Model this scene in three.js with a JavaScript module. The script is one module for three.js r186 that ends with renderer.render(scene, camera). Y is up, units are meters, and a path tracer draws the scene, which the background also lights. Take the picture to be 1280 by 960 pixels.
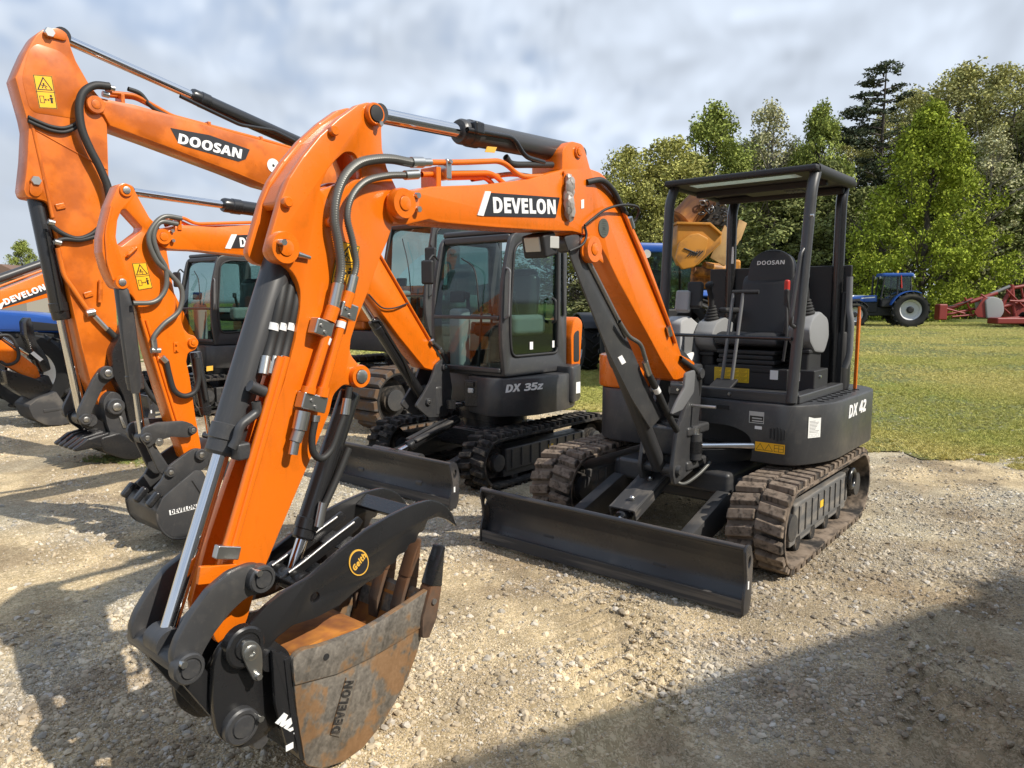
import * as THREE from 'three';
import { RoundedBoxGeometry } from 'three/addons/geometries/RoundedBoxGeometry.js';
import { mergeGeometries, toCreasedNormals } from 'three/addons/utils/BufferGeometryUtils.js';
import { FontLoader } from 'three/addons/loaders/FontLoader.js';
import { TextGeometry } from 'three/addons/geometries/TextGeometry.js';
import { Brush, Evaluator, SUBTRACTION } from 'three-bvh-csg';

// ---------------------------------------------------------------- camera, sky, sun, exposure
const scene = new THREE.Scene();
const FPX = 900, HORIZON = 377, EYE = 1.73, PITCH = Math.atan2(480 - HORIZON, FPX);   // lens of the 1280 x 960 photograph
const camera = new THREE.PerspectiveCamera(2 * Math.atan(480 / FPX) * 180 / Math.PI, 4 / 3, 0.05, 600);
camera.position.set(0, EYE, 0);
camera.rotation.x = -PITCH;
const renderer = new THREE.WebGLRenderer({ antialias: true });
renderer.setSize(1024, 768);
renderer.toneMapping = THREE.LinearToneMapping;
renderer.toneMappingExposure = 1.18;
renderer.shadowMap.enabled = true;

let seed = 20240517;
function rnd() { seed = (seed * 1664525 + 1013904223) >>> 0; return seed / 4294967296; }
const rr = (a, b) => a + (b - a) * rnd();
// value noise
const NP = new Float32Array(65536); { let s = 77; for (let i = 0; i < 65536; i++) { s = (s * 1664525 + 1013904223) >>> 0; NP[i] = s / 4294967296; } }
const hsh = (x, y, z) => NP[((x * 73856093) ^ (y * 19349663) ^ (z * 83492791)) & 65535];
function vn(x, y, z = 0) {
  const xi = Math.floor(x), yi = Math.floor(y), zi = Math.floor(z); let u = x - xi, v = y - yi, w = z - zi;
  u = u * u * (3 - 2 * u); v = v * v * (3 - 2 * v); w = w * w * (3 - 2 * w);
  const L = (a, b, t) => a + (b - a) * t;
  const pl = k => L(L(hsh(xi, yi, k), hsh(xi + 1, yi, k), u), L(hsh(xi, yi + 1, k), hsh(xi + 1, yi + 1, k), u), v);
  return w === 0 ? pl(zi) : L(pl(zi), pl(zi + 1), w);
}
function fbm(x, y, o = 4, z = 0) { let a = .5, s = 0, n = 0; for (let i = 0; i < o; i++) { s += a * vn(x, y, z); n += a; x = x * 2.03 + 17.1; y = y * 2.03 + 9.7; a *= .5; } return s / n; }
const sstep = (a, b, x) => { const t = Math.min(1, Math.max(0, (x - a) / (b - a))); return t * t * (3 - 2 * t); };
const mix = (a, b, t) => a + (b - a) * t;

const SUN = new THREE.Vector3(2.3, 2.5, 1.3).normalize();
{ // broken altocumulus deck over pale blue air
  const W = 1536, H = 768, d = new Float32Array(W * H * 4);
  for (let j = 0; j < H; j++) for (let i = 0; i < W; i++) {
    const v = (j + .5) / H, th = (v - .5) * Math.PI, ph = ((i + .5) / W - .5) * 2 * Math.PI;
    const y = Math.sin(th), c = Math.cos(th), x = c * Math.cos(ph), z = c * Math.sin(ph);
    const e = Math.max(y, 0), k = 1 / (e + .30), px = x * k * 1.5, pz = z * k * 1.5;
    const eb = Math.pow(e, .5), blue = [mix(.48, .22, eb), mix(.57, .34, eb), mix(.70, .56, eb)];
    const wx = fbm(px * .9 + 3, pz * .9, 4) - .5, wz = fbm(px * .9 + 31, pz * .9 + 7, 4) - .5;
    const big = fbm(px * .55 + 5.2 + wx * .8, pz * .55 + 1.7 + wz * .8, 5), mid = fbm(px * 1.7 + wx * 1.5, pz * 1.7 + wz * 1.5 + 40, 5);
    const rip = .55 * fbm(x * 11 + wx * 2.5, z * 11 + 9 + wz * 2.5, 4, y * 26) + .45 * fbm(x * 30 + wx * 6, z * 30 + 3, 3, y * 62);
    const dens = sstep(.33, .56, big * .48 + mid * .30 + rip * .40 - .09);
    const thick = sstep(.36, .70, big * .6 + mid * .5);
    const s = SUN.x * x + SUN.y * y + SUN.z * z, glow = .10 * Math.pow(Math.max(s, 0), 3);
    const lit = mix(.82, .58, thick) + .62 * (rip - .5) * (.35 + .65 * sstep(-.35, .35, x + .25)) + .10 * (mid - .5) + glow + .10 * sstep(-.6, .5, x) - .02;
    const cl = [lit * .87, lit * .975, lit * 1.13];
    const hz = Math.pow(1 - e, 12) * .7;
    const o = (j * W + i) * 4, hc = [.60, .65, .71];
    for (let q = 0; q < 3; q++) d[o + q] = mix(mix(blue[q], cl[q], dens), hc[q], hz);
    if (y < -.02) { d[o] = .18; d[o + 1] = .17; d[o + 2] = .14; }
    d[o + 3] = 1;
  }
  const t = new THREE.DataTexture(d, W, H, THREE.RGBAFormat, THREE.FloatType);
  t.mapping = THREE.EquirectangularReflectionMapping; t.magFilter = t.minFilter = THREE.LinearFilter; t.needsUpdate = true;
  scene.background = t; scene.environment = t; scene.environmentIntensity = 1;
}
const sun = new THREE.DirectionalLight(new THREE.Color(1, .93, .82), 4.8);
sun.target.position.set(0, 0, -8); sun.position.copy(SUN).multiplyScalar(60).add(sun.target.position); sun.castShadow = true; sun.shadow.radius = 1.2;
sun.shadow.mapSize.set(4096, 4096);
{ const c = sun.shadow.camera; c.left = -45; c.right = 45; c.top = 45; c.bottom = -45; c.near = 1; c.far = 180; }
scene.add(sun, sun.target);

// ---------------------------------------------------------------- naming helpers
const taken = {};
function numbered(n) { taken[n] = (taken[n] || 0) + 1; return taken[n] === 1 ? n : n + '_' + String(taken[n] - 1).padStart(3, '0'); }
function tag(o, label, category, group, kind) { Object.assign(o.userData, label && { label }, category && { category }, group && { group }, kind && { kind }); return o; }
function thing(name, label, category, group) { const g = new THREE.Group(); g.name = numbered(name); scene.add(g); return tag(g, label, category, group); }
function part(name, geo, mat, parent, label) {
  const g = Array.isArray(geo) ? merge(geo) : geo;
  const m = new THREE.Mesh(g, mat); m.name = name; m.castShadow = m.receiveShadow = true;
  if (label) m.userData.label = label;
  parent.add(m); return m;
}
function single(name, geo, mat, label, category, group) { const m = part(numbered(name), geo, mat, scene); return tag(m, label, category, group); }
function structure(name, geo, mat) { const m = part(name, geo, mat, scene); m.userData.kind = 'structure'; return m; }
function merge(list) {
  const a = list.map(g => { const n = g.index ? g.toNonIndexed() : g; const r = new THREE.BufferGeometry(); for (const k of ['position', 'normal', 'uv']) r.setAttribute(k, n.attributes[k]); return r; });
  return mergeGeometries(a);
}

// ---------------------------------------------------------------- frames: a machine's own axes (x = its left, y = up, z = forward)
function dirOf(px, py) { const x = (px - 640) / FPX, y = (480 - py) / FPX, c = Math.cos(PITCH), s = Math.sin(PITCH); return [x, y * c - s, -(c + y * s)]; }
class Frame {                        // placed on the ground at x, z (world) and turned by heading
  constructor(x, z, turn) { this.x = x; this.z = z; this.turn = turn; this.F = [Math.sin(turn), Math.cos(turn)]; this.L = [Math.cos(turn), -Math.sin(turn)]; }
  side(px, py, lat) {                // where the line of sight meets the upright plane at this distance to the left of the axis: [forward, up]
    const d = dirOf(px, py), t = (lat + this.x * this.L[0] + this.z * this.L[1]) / (d[0] * this.L[0] + d[2] * this.L[1]);
    const X = d[0] * t - this.x, Z = d[2] * t - this.z; return [X * this.F[0] + Z * this.F[1], EYE + d[1] * t];
  }
  front(px, py, fwd) {
    const d = dirOf(px, py), t = (fwd + this.x * this.F[0] + this.z * this.F[1]) / (d[0] * this.F[0] + d[2] * this.F[1]);
    const X = d[0] * t - this.x, Z = d[2] * t - this.z; return [X * this.L[0] + Z * this.L[1], EYE + d[1] * t];
  }
  at(fwd, lat) { return [this.x + this.F[0] * fwd + this.L[0] * lat, this.z + this.F[1] * fwd + this.L[1] * lat]; }
  place(o) { o.position.set(this.x, 0, this.z); o.rotation.y = this.turn; return o; }
}
const V = (x, y, z) => new THREE.Vector3(x, y, z);

// ---------------------------------------------------------------- geometry helpers
function roundShape(pts, r) {        // closed polygon with rounded corners; a third entry sets a corner's own radius
  const s = new THREE.Shape(), n = pts.length;
  for (let i = 0; i < n; i++) {
    const p = pts[i], a = pts[(i + n - 1) % n], b = pts[(i + 1) % n];
    const da = Math.hypot(a[0] - p[0], a[1] - p[1]), db = Math.hypot(b[0] - p[0], b[1] - p[1]);
    const q = Math.min(p[2] ?? r, da * .49, db * .49);
    const s0 = [p[0] + (a[0] - p[0]) / da * q, p[1] + (a[1] - p[1]) / da * q], s1 = [p[0] + (b[0] - p[0]) / db * q, p[1] + (b[1] - p[1]) / db * q];
    if (i === 0) s.moveTo(...s0); else s.lineTo(...s0);
    if (q > 1e-4) s.quadraticCurveTo(p[0], p[1], s1[0], s1[1]);
  }
  s.closePath(); return s;
}
function circlePath(x, y, r) { const p = new THREE.Path(); p.absarc(x, y, r, 0, Math.PI * 2, true); return p; }
const crease = (g, a = .55) => toCreasedNormals(g, a);
// upright plate: outline [forward, up], its left face at lat, w thick to the right
function plate(pts, lat, w, { r = .01, bevel = .004, holes = [], seg = 6 } = {}) {
  const s = pts instanceof THREE.Shape ? pts : roundShape(pts, r); for (const h of holes) s.holes.push(h.curves ? h : roundShape(h, .01));
  const b = Math.min(bevel, w * .3);
  const g = new THREE.ExtrudeGeometry(s, { depth: w - 2 * b, bevelEnabled: b > 0, bevelSize: b, bevelOffset: -b, bevelThickness: b, bevelSegments: 2, curveSegments: seg });
  g.translate(0, 0, b); g.rotateY(-Math.PI / 2); g.translate(lat, 0, 0);
  return crease(g);
}
// flat slab: outline [left, forward] from y0 up to y1
function slab(pts, y0, y1, { r = .03, bevel = .006, seg = 8 } = {}) {
  const s = roundShape(pts.map(p => [p[0], -p[1], p[2]]), r);
  const g = new THREE.ExtrudeGeometry(s, { depth: y1 - y0 - 2 * bevel, bevelEnabled: bevel > 0, bevelSize: bevel, bevelOffset: -bevel, bevelThickness: bevel, bevelSegments: 2, curveSegments: seg });
  g.rotateX(-Math.PI / 2); g.translate(0, y0 + bevel, 0); return crease(g);
}
function faceShape(pts, fwd, w, o = {}) {   // outline [left, up], facing forward at fwd, w thick backward
  const s = roundShape(pts, o.r ?? .01); for (const h of o.holes || []) s.holes.push(h.curves ? h : roundShape(h, .01)); const b = Math.min(o.bevel ?? .004, w * .3);
  const g = new THREE.ExtrudeGeometry(s, { depth: w - 2 * b, bevelEnabled: b > 0, bevelSize: b, bevelOffset: -b, bevelThickness: b, bevelSegments: 2, curveSegments: 6 });
  g.translate(0, 0, fwd - w + b); return crease(g);
}
function box(w, h, d, x, y, z, r = .008, rot) {
  const g = new RoundedBoxGeometry(w, h, d, 2, Math.min(r, w * .45, h * .45, d * .45));
  if (rot) { g.rotateX(rot[0] || 0); g.rotateY(rot[1] || 0); g.rotateZ(rot[2] || 0); }
  g.translate(x, y, z); return g;
}
function rod(a, b, r0, r1 = r0, seg = 20, open = false) {
  const d = b.clone().sub(a), l = d.length();
  const g = new THREE.CylinderGeometry(r1, r0, l, seg, 1, open); g.translate(0, l / 2, 0);
  g.applyQuaternion(new THREE.Quaternion().setFromUnitVectors(V(0, 1, 0), d.normalize())); g.translate(a.x, a.y, a.z); return g;
}
function turned(a, b, prof, seg = 24) {      // lathe along a..b; prof = [radius, fraction]
  const d = b.clone().sub(a), l = d.length();
  const g = crease(new THREE.LatheGeometry(prof.map(p => new THREE.Vector2(Math.max(p[0], 1e-4), p[1] * l)), seg), .5);
  g.applyQuaternion(new THREE.Quaternion().setFromUnitVectors(V(0, 1, 0), d.normalize())); g.translate(a.x, a.y, a.z); return g;
}
function tube(pts, r, seg = 0, rad = 10, tension = .5) { return new THREE.TubeGeometry(new THREE.CatmullRomCurve3(pts, false, 'catmullrom', tension), seg || pts.length * 8, r, rad, false); }
function bent(pts, r, rad = 10) {            // straight runs with short bends
  const c = new THREE.CurvePath(); let last = pts[0];
  for (let i = 1; i < pts.length - 1; i++) {
    const p = pts[i], q = Math.min(.06, p.distanceTo(pts[i - 1]) * .4, p.distanceTo(pts[i + 1]) * .4);
    const a = p.clone().add(pts[i - 1].clone().sub(p).setLength(q)), b = p.clone().add(pts[i + 1].clone().sub(p).setLength(q));
    c.add(new THREE.LineCurve3(last, a)); c.add(new THREE.QuadraticBezierCurve3(a, p, b)); last = b;
  }
  c.add(new THREE.LineCurve3(last, pts[pts.length - 1]));
  return new THREE.TubeGeometry(c, pts.length * 12, r, rad, false);
}
const pin = (fwd, y, l0, l1, r, seg = 24) => turned(V(l0, y, fwd), V(l1, y, fwd), [[0, 0], [r * .86, 0], [r, .04], [r, .96], [r * .86, 1], [0, 1]], seg);

// ---------------------------------------------------------------- textures and materials
function noiseTex(size, fn, { srgb = true, repeat = 1 } = {}) {
  const d = new Uint8Array(size * size * 4);
  for (let j = 0; j < size; j++) for (let i = 0; i < size; i++) { const c = fn(i / size, j / size), o = (j * size + i) * 4; d[o] = c[0] * 255; d[o + 1] = c[1] * 255; d[o + 2] = c[2] * 255; d[o + 3] = 255; }
  const t = new THREE.DataTexture(d, size, size); t.wrapS = t.wrapT = THREE.RepeatWrapping; t.magFilter = THREE.LinearFilter; t.minFilter = THREE.LinearMipmapLinearFilter; t.generateMipmaps = true;
  if (srgb) t.colorSpace = THREE.SRGBColorSpace; t.repeat.set(repeat, repeat); t.needsUpdate = true; return t;
}
function tileF(u, v, f, o, s = 0) {           // tiling fbm
  let a = .5, r = 0, n = 0;
  for (let i = 0; i < o; i++) { const x = u * f, y = v * f, xi = Math.floor(x), yi = Math.floor(y); let p = x - xi, q = y - yi; p = p * p * (3 - 2 * p); q = q * q * (3 - 2 * q);
    const h = (X, Y) => hsh(((X % f) + f) % f + i * 101, ((Y % f) + f) % f + s * 57, s + 3);
    r += a * mix(mix(h(xi, yi), h(xi + 1, yi), p), mix(h(xi, yi + 1), h(xi + 1, yi + 1), p), q); n += a; a *= .5; f *= 2; }
  return r / n;
}
const C = (r, g, b) => new THREE.Color().setRGB(r, g, b);
const clamp1 = x => Math.min(1, Math.max(0, x));
const smudge = noiseTex(512, (u, v) => { const n = tileF(u, v, 5, 5, 1), m = tileF(u, v, 40, 3, 2); const g = clamp1(.30 + .35 * n + .14 * m); return [g, g, g]; }, { srgb: false });
const dustTex = (base, dust, amt, s) => noiseTex(512, (u, v) => { const n = tileF(u, v, 4, 6, s), m = tileF(u, v, 60, 2, s + 1); const t = clamp1(sstep(.45, .75, n) * amt + (m - .5) * .12 * amt); return base.map((b, i) => clamp1(mix(b, dust[i], t))); });
const M = {};
const std = (o) => new THREE.MeshStandardMaterial(o), phy = (o) => new THREE.MeshPhysicalMaterial(o);
const paintTex = noiseTex(1024, (u, v) => { const n = tileF(u, v, 5, 5, 5), m = tileF(u, v, 90, 2, 6), q = tileF(u, v * .125 + .3, 64, 3, 7), s = tileF(u, v, 14, 4, 8); const d = clamp1(sstep(.52, .8, n) * .28 + sstep(.66, .8, s) * .22 + sstep(.68, .78, q) * .16 + (m - .5) * .10); return [mix(1, .80, d), mix(.98, .84, d), mix(.95, .92, d)].map(clamp1); });
M.orange = phy({ color: C(.74, .165, .006), map: paintTex, roughness: .5, roughnessMap: smudge, clearcoat: .28, clearcoatRoughness: .28 });
M.orangeOld = phy({ color: C(.64, .150, .009), roughness: .6, roughnessMap: smudge, clearcoat: .15, clearcoatRoughness: .35, map: dustTex([1, 1, 1], [.80, .77, .72], .8, 11) });
const scuff = noiseTex(1024, (u, v) => { const n = tileF(u, v, 5, 6, 29), m = tileF(u, v, 26, 4, 28), s = tileF(u + v * .3, v * .08 + .4, 72, 3, 30), q = tileF(u, v, 110, 2, 26); const d = clamp1(sstep(.48, .78, n) * .55 + sstep(.60, .78, m) * .35 + sstep(.66, .76, s) * .3 + sstep(.72, .85, q) * .4); return [mix(.80, 1, d), mix(.80, .975, d), mix(.80, .93, d)]; });
M.grey = phy({ color: C(.066, .067, .071), map: scuff, roughness: .75, roughnessMap: smudge, clearcoat: .12, clearcoatRoughness: .4 });
M.greyDusty = std({ map: dustTex([.20, .20, .205], [.46, .43, .39], .55, 21), roughness: .72 });
M.bladePaint = std({ map: dustTex([.20, .20, .21], [.42, .39, .36], .55, 25), roughness: .55, roughnessMap: smudge });
M.black = phy({ color: C(.016, .016, .017), roughness: .5, roughnessMap: smudge, clearcoat: .2, clearcoatRoughness: .3 });
M.plastic = std({ color: C(.018, .018, .019), roughness: .62 });
M.rubber = std({ color: C(.016, .016, .016), roughness: .8 });
M.hose = std({ color: C(.02, .02, .02), roughness: .6 });
M.hoseGuard = std({ color: C(.13, .13, .12), roughness: .42, metalness: .3 });
M.chrome = std({ color: C(.72, .72, .73), roughness: .10, metalness: 1, roughnessMap: null });
M.zinc = std({ color: C(.55, .55, .53), roughness: .34, metalness: 1 });
M.steel = std({ color: C(.34, .33, .32), roughness: .45, metalness: .9 });
M.lightGrey = std({ color: C(.36, .365, .37), roughness: .6 });
M.consoleGrey = std({ color: C(.23, .235, .24), roughness: .62 });
M.midGrey = std({ color: C(.14, .142, .145), roughness: .6 });
M.white = std({ color: C(.80, .80, .79), roughness: .5 });
M.yellow = std({ color: C(.80, .50, .03), roughness: .45 });
M.brass = std({ color: C(.75, .42, .06), roughness: .4 });
M.frameDust = std({ map: dustTex([.36, .36, .36], [.54, .51, .47], .7, 27), roughness: .75 });
M.seat = std({ color: C(.022, .022, .024), roughness: .55, bumpMap: smudge, bumpScale: .001 });
M.glass = phy({ color: C(.62, .72, .70), roughness: .03, transmission: 1, thickness: 0, ior: 1.5, side: THREE.DoubleSide });
M.diffuser = phy({ color: C(.66, .78, .74), roughness: .9, transmission: .5, thickness: 0, side: THREE.DoubleSide });
M.tint = phy({ color: C(.62, .78, .74), roughness: .05, transmission: 1, thickness: 0, ior: 1.5, side: THREE.DoubleSide });
M.lamp = phy({ color: C(.5, .5, .47), roughness: .25, clearcoat: 1 });
M.red = std({ color: C(.5, .03, .02), roughness: .45 });
const trackTex = noiseTex(512, (u, v) => { const n = tileF(u, v, 4, 6, 31), m = tileF(u, v, 24, 4, 33), k = sstep(.32, .62, n * .65 + m * .4); return [mix(.15, .46, k), mix(.138, .405, k), mix(.128, .35, k)].map(c => clamp1(c + (m - .5) * .16)); });
M.trackMud = std({ map: trackTex, roughness: .95, bumpMap: trackTex, bumpScale: .006 });
const trackTex2 = noiseTex(512, (u, v) => { const n = tileF(u, v, 4, 6, 41), m = tileF(u, v, 24, 4, 43), k = sstep(.45, .80, n * .65 + m * .4); return [mix(.13, .36, k), mix(.125, .32, k), mix(.12, .275, k)].map(c => clamp1(c + (m - .5) * .1)); });
M.trackDark = std({ map: trackTex2, roughness: .92, bumpMap: trackTex2, bumpScale: .005 });
const rustTex = noiseTex(512, (u, v) => { const n = tileF(u, v, 5, 6, 51), m = tileF(u, v, 30, 3, 53), k = sstep(.40, .66, n * .75 + m * .25); const g = .36 + (m - .5) * .16; return [mix(g, .40, k), mix(g * .94, .31, k), mix(g * .9, .23, k)].map(clamp1); });
M.steelTrack = std({ map: rustTex, roughness: .8, metalness: .2 });

// ---------------------------------------------------------------- frames of the four machines in the row
const TURN = Math.PI - 3.837;
const F1 = new Frame(1.544, -5.638, TURN), F2 = new Frame(-.2, -7.55, TURN);
const F3 = new Frame(...F1.at(-2.6, -6.05), TURN), F4 = new Frame(...F1.at(-.9, -9.0), TURN);

// ---------------------------------------------------------------- ground
const rowFwd = (x, z) => (x - F1.x) * F1.F[0] + (z - F1.z) * F1.F[1], rowLat = (x, z) => (x - F1.x) * F1.L[0] + (z - F1.z) * F1.L[1];
const rise = z => .0125 * Math.min(52, Math.max(0, -z - 15));
function rut(x, z) {                         // lug prints of a tractor tyre, curving through the yard
  const d = -z; let h = 0;
  for (const [x0, k, c] of [[1.55, .30, .10], [2.75, .34, .06], [.35, .20, -.05]]) {
    const u = x - (x0 + k * (d - 2) + c * (d - 2) * (d - 2)), w = sstep(.30, .20, Math.abs(u)) * sstep(4.8, 3.6, d) ;
    if (w > 0) { const ph = (d * 7.2 + (u > 0 ? 1 : -1) * u * 6.5) % 1; h += w * (.050 * (Math.abs(((ph + 1) % 1) - .5) * 2 - .5) - .008); }
  }
  return h;
}
function relief(x, z) {
  const near = sstep(14, 8, Math.hypot(x, z));
  return rise(z) + near * ((fbm(x * .9 + 3, z * .9, 3) - .5) * .05 + (fbm(x * 5, z * 5 + 4, 3) - .5) * .022 + rut(x, z)) - .006 * near;
}
const lawnEdge = (x, z) => rowFwd(x, z) + 3.9 + (fbm(x * .35 + 8, z * .35, 4) - .5) * 3.4 + (fbm(x * 1.9, z * 1.9 + 5, 4) - .5) * 2.2;   // below 0: lawn
function axisLines(lo, f0, f1, hi, step, grow) {
  const a = []; let s = step;
  for (let v = f0; v <= f1; v += step) a.push(v);
  for (let v = f1 + step; v < hi; ) { a.push(v); s *= grow; v += s; } a.push(hi); s = step;
  for (let v = f0 - step; v > lo; ) { a.unshift(v); s *= grow; v -= s; } a.unshift(lo); return a;
}
const gravelTone = (x, z) => {
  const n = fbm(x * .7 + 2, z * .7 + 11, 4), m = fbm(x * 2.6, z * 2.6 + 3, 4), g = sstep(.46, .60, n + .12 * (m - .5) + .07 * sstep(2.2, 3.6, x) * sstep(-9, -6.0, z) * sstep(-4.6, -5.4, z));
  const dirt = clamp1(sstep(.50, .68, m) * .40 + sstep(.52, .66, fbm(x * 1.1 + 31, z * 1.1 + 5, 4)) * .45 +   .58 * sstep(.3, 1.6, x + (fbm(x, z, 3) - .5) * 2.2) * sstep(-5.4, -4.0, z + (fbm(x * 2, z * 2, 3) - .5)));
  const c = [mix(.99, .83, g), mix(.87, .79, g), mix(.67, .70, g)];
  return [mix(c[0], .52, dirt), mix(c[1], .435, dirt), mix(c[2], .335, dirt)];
};
{
  const S = 800, hgt = new Float32Array(S * S), ton = new Float32Array(S * S);
  for (const [cells, amp, sd] of [[46, .55, 1], [96, .8, 2], [180, 1, 3]]) {
    for (let j = 0; j < S; j++) for (let i = 0; i < S; i++) {
      const x = i / S * cells, y = j / S * cells, xi = Math.floor(x), yi = Math.floor(y); let best = 9, bi = 0;
      for (let b = -1; b < 2; b++) for (let a = -1; a < 2; a++) {
        const X = (xi + a + cells) % cells, Y = (yi + b + cells) % cells, r1 = hsh(X, Y, sd * 7), r2 = hsh(X + 91, Y, sd * 7), r3 = hsh(X, Y + 57, sd * 7);
        const dx = x - (xi + a + .15 + .7 * r1), dy = y - (yi + b + .15 + .7 * r2), sc = .55 + r3 * .9, d = Math.hypot(dx, dy * (.75 + .5 * r1)) / sc; if (d < best) { best = d; bi = r3; }
      }
      const h = Math.max(0, 1 - best * 1.75) ** .55, k = j * S + i, on = sd === 3 ? 1 : (bi > (sd === 1 ? .86 : .6) ? 1 : 0);
      const hh = h * on / Math.sqrt(cells / 46); if (hh > hgt[k]) { hgt[k] = hh; ton[k] = bi * 7.3 % 1; }
    }
  }
  const col = noiseTex(S, (u, v) => { const k = Math.floor(v * S + .001) * S + Math.floor(u * S + .001), t = ton[k], h = hgt[k], f = tileF(u, v, 6, 4, 61);
    const g = mix(.66, .88, t) + (f - .5) * .20; return [g * 1.0, g * (.94 + .02 * t), g * mix(.80, .88, t)].map(clamp1); });
  const bmp = noiseTex(S, (u, v) => { const k = Math.floor(v * S + .001) * S + Math.floor(u * S + .001), h = clamp1(hgt[k] * .9); return [h, h, h]; }, { srgb: false });
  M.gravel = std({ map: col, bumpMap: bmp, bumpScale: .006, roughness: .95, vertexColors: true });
  const xs = axisLines(-320, -7, 6.5, 320, .05, 1.16), zs = axisLines(-420, -9, -1.6, 60, .05, 1.16), nx = xs.length, nz = zs.length;
  const pos = new Float32Array(nx * nz * 3), uv = new Float32Array(nx * nz * 2), cl = new Float32Array(nx * nz * 3), idx = [];
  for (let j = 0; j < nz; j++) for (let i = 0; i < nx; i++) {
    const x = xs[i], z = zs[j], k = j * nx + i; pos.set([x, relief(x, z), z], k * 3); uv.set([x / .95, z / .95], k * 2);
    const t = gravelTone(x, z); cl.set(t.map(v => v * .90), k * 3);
    if (i < nx - 1 && j < nz - 1) idx.push(k, k + nx, k + 1, k + 1, k + nx, k + nx + 1);
  }
  const g = new THREE.BufferGeometry(); g.setAttribute('position', new THREE.BufferAttribute(pos, 3)); g.setAttribute('uv', new THREE.BufferAttribute(uv, 2)); g.setAttribute('color', new THREE.BufferAttribute(cl, 3)); g.setIndex(idx); g.computeVertexNormals();
  structure('ground', g, M.gravel);
}
{ // the grass field behind the row
  const lawnTex = noiseTex(1024, (u, v) => { const n = tileF(u, v, 8, 5, 71), m = tileF(u, v, 128, 3, 73), k = clamp1(.5 + (n - .5) * 1.4), g = .75 + (m - .5) * .9; return [mix(.60, .74, k) * g, mix(.72, .78, k) * g, mix(.40, .52, k) * g].map(clamp1); });
  M.lawn = std({ map: lawnTex, bumpMap: lawnTex, bumpScale: .03, roughness: .95, vertexColors: true });
  const xs = axisLines(-300, -14, 16, 300, .22, 1.12), zs = axisLines(-410, -24, -6, -5, .22, 1.12), nx = xs.length, nz = zs.length, pos = [], uv = [], cl = [], idx = [];
  for (let j = 0; j < nz; j++) for (let i = 0; i < nx; i++) { const x = xs[i], z = zs[j]; pos.push(x, relief(x, z) + .012, z); uv.push(x / 4, z / 4); cl.push(...lawnTone(x, z)); }
  for (let j = 0; j < nz - 1; j++) for (let i = 0; i < nx - 1; i++) { const k = j * nx + i, x = (xs[i] + xs[i + 1]) / 2, z = (zs[j] + zs[j + 1]) / 2; if (lawnEdge(x, z) < 0) idx.push(k, k + nx, k + 1, k + 1, k + nx, k + nx + 1); }
  const g = new THREE.BufferGeometry(); g.setAttribute('position', new THREE.Float32BufferAttribute(pos, 3)); g.setAttribute('uv', new THREE.Float32BufferAttribute(uv, 2)); g.setAttribute('color', new THREE.Float32BufferAttribute(cl, 3)); g.setIndex(idx); g.computeVertexNormals();
  structure('lawn', g, M.lawn);
}
function bare(x, z) {                        // dirt and stones showing through the grass
  const n = fbm(x * .5 + 20, z * .5 + 9, 4), d = -z;
  const far = sstep(.47, .60, n + .24 * Math.exp(-(((d - 27 - (x - 13) * .1) / 4) ** 2)) * sstep(24, 12, x));
  const near = sstep(.52, .62, n + .14 * Math.exp(-(((d - 10.2 - (x - 6) * .15) / .8) ** 2)));
  return Math.max(far * (d > 17 ? 1 : 0), near * (d <= 17 ? 1 : 0));
}
function lawnTone(x, z) {
  const b = bare(x, z), n = fbm(x * .25 + 4, z * .25, 4), y = sstep(.35, .65, n);
  const gr = [mix(.44, .58, y), mix(.445, .51, y), mix(.13, .20, y)], di = [.46, .38, .26];
  return gr.map((v, i) => mix(v * 1.35, di[i], b * .85));
}
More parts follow.
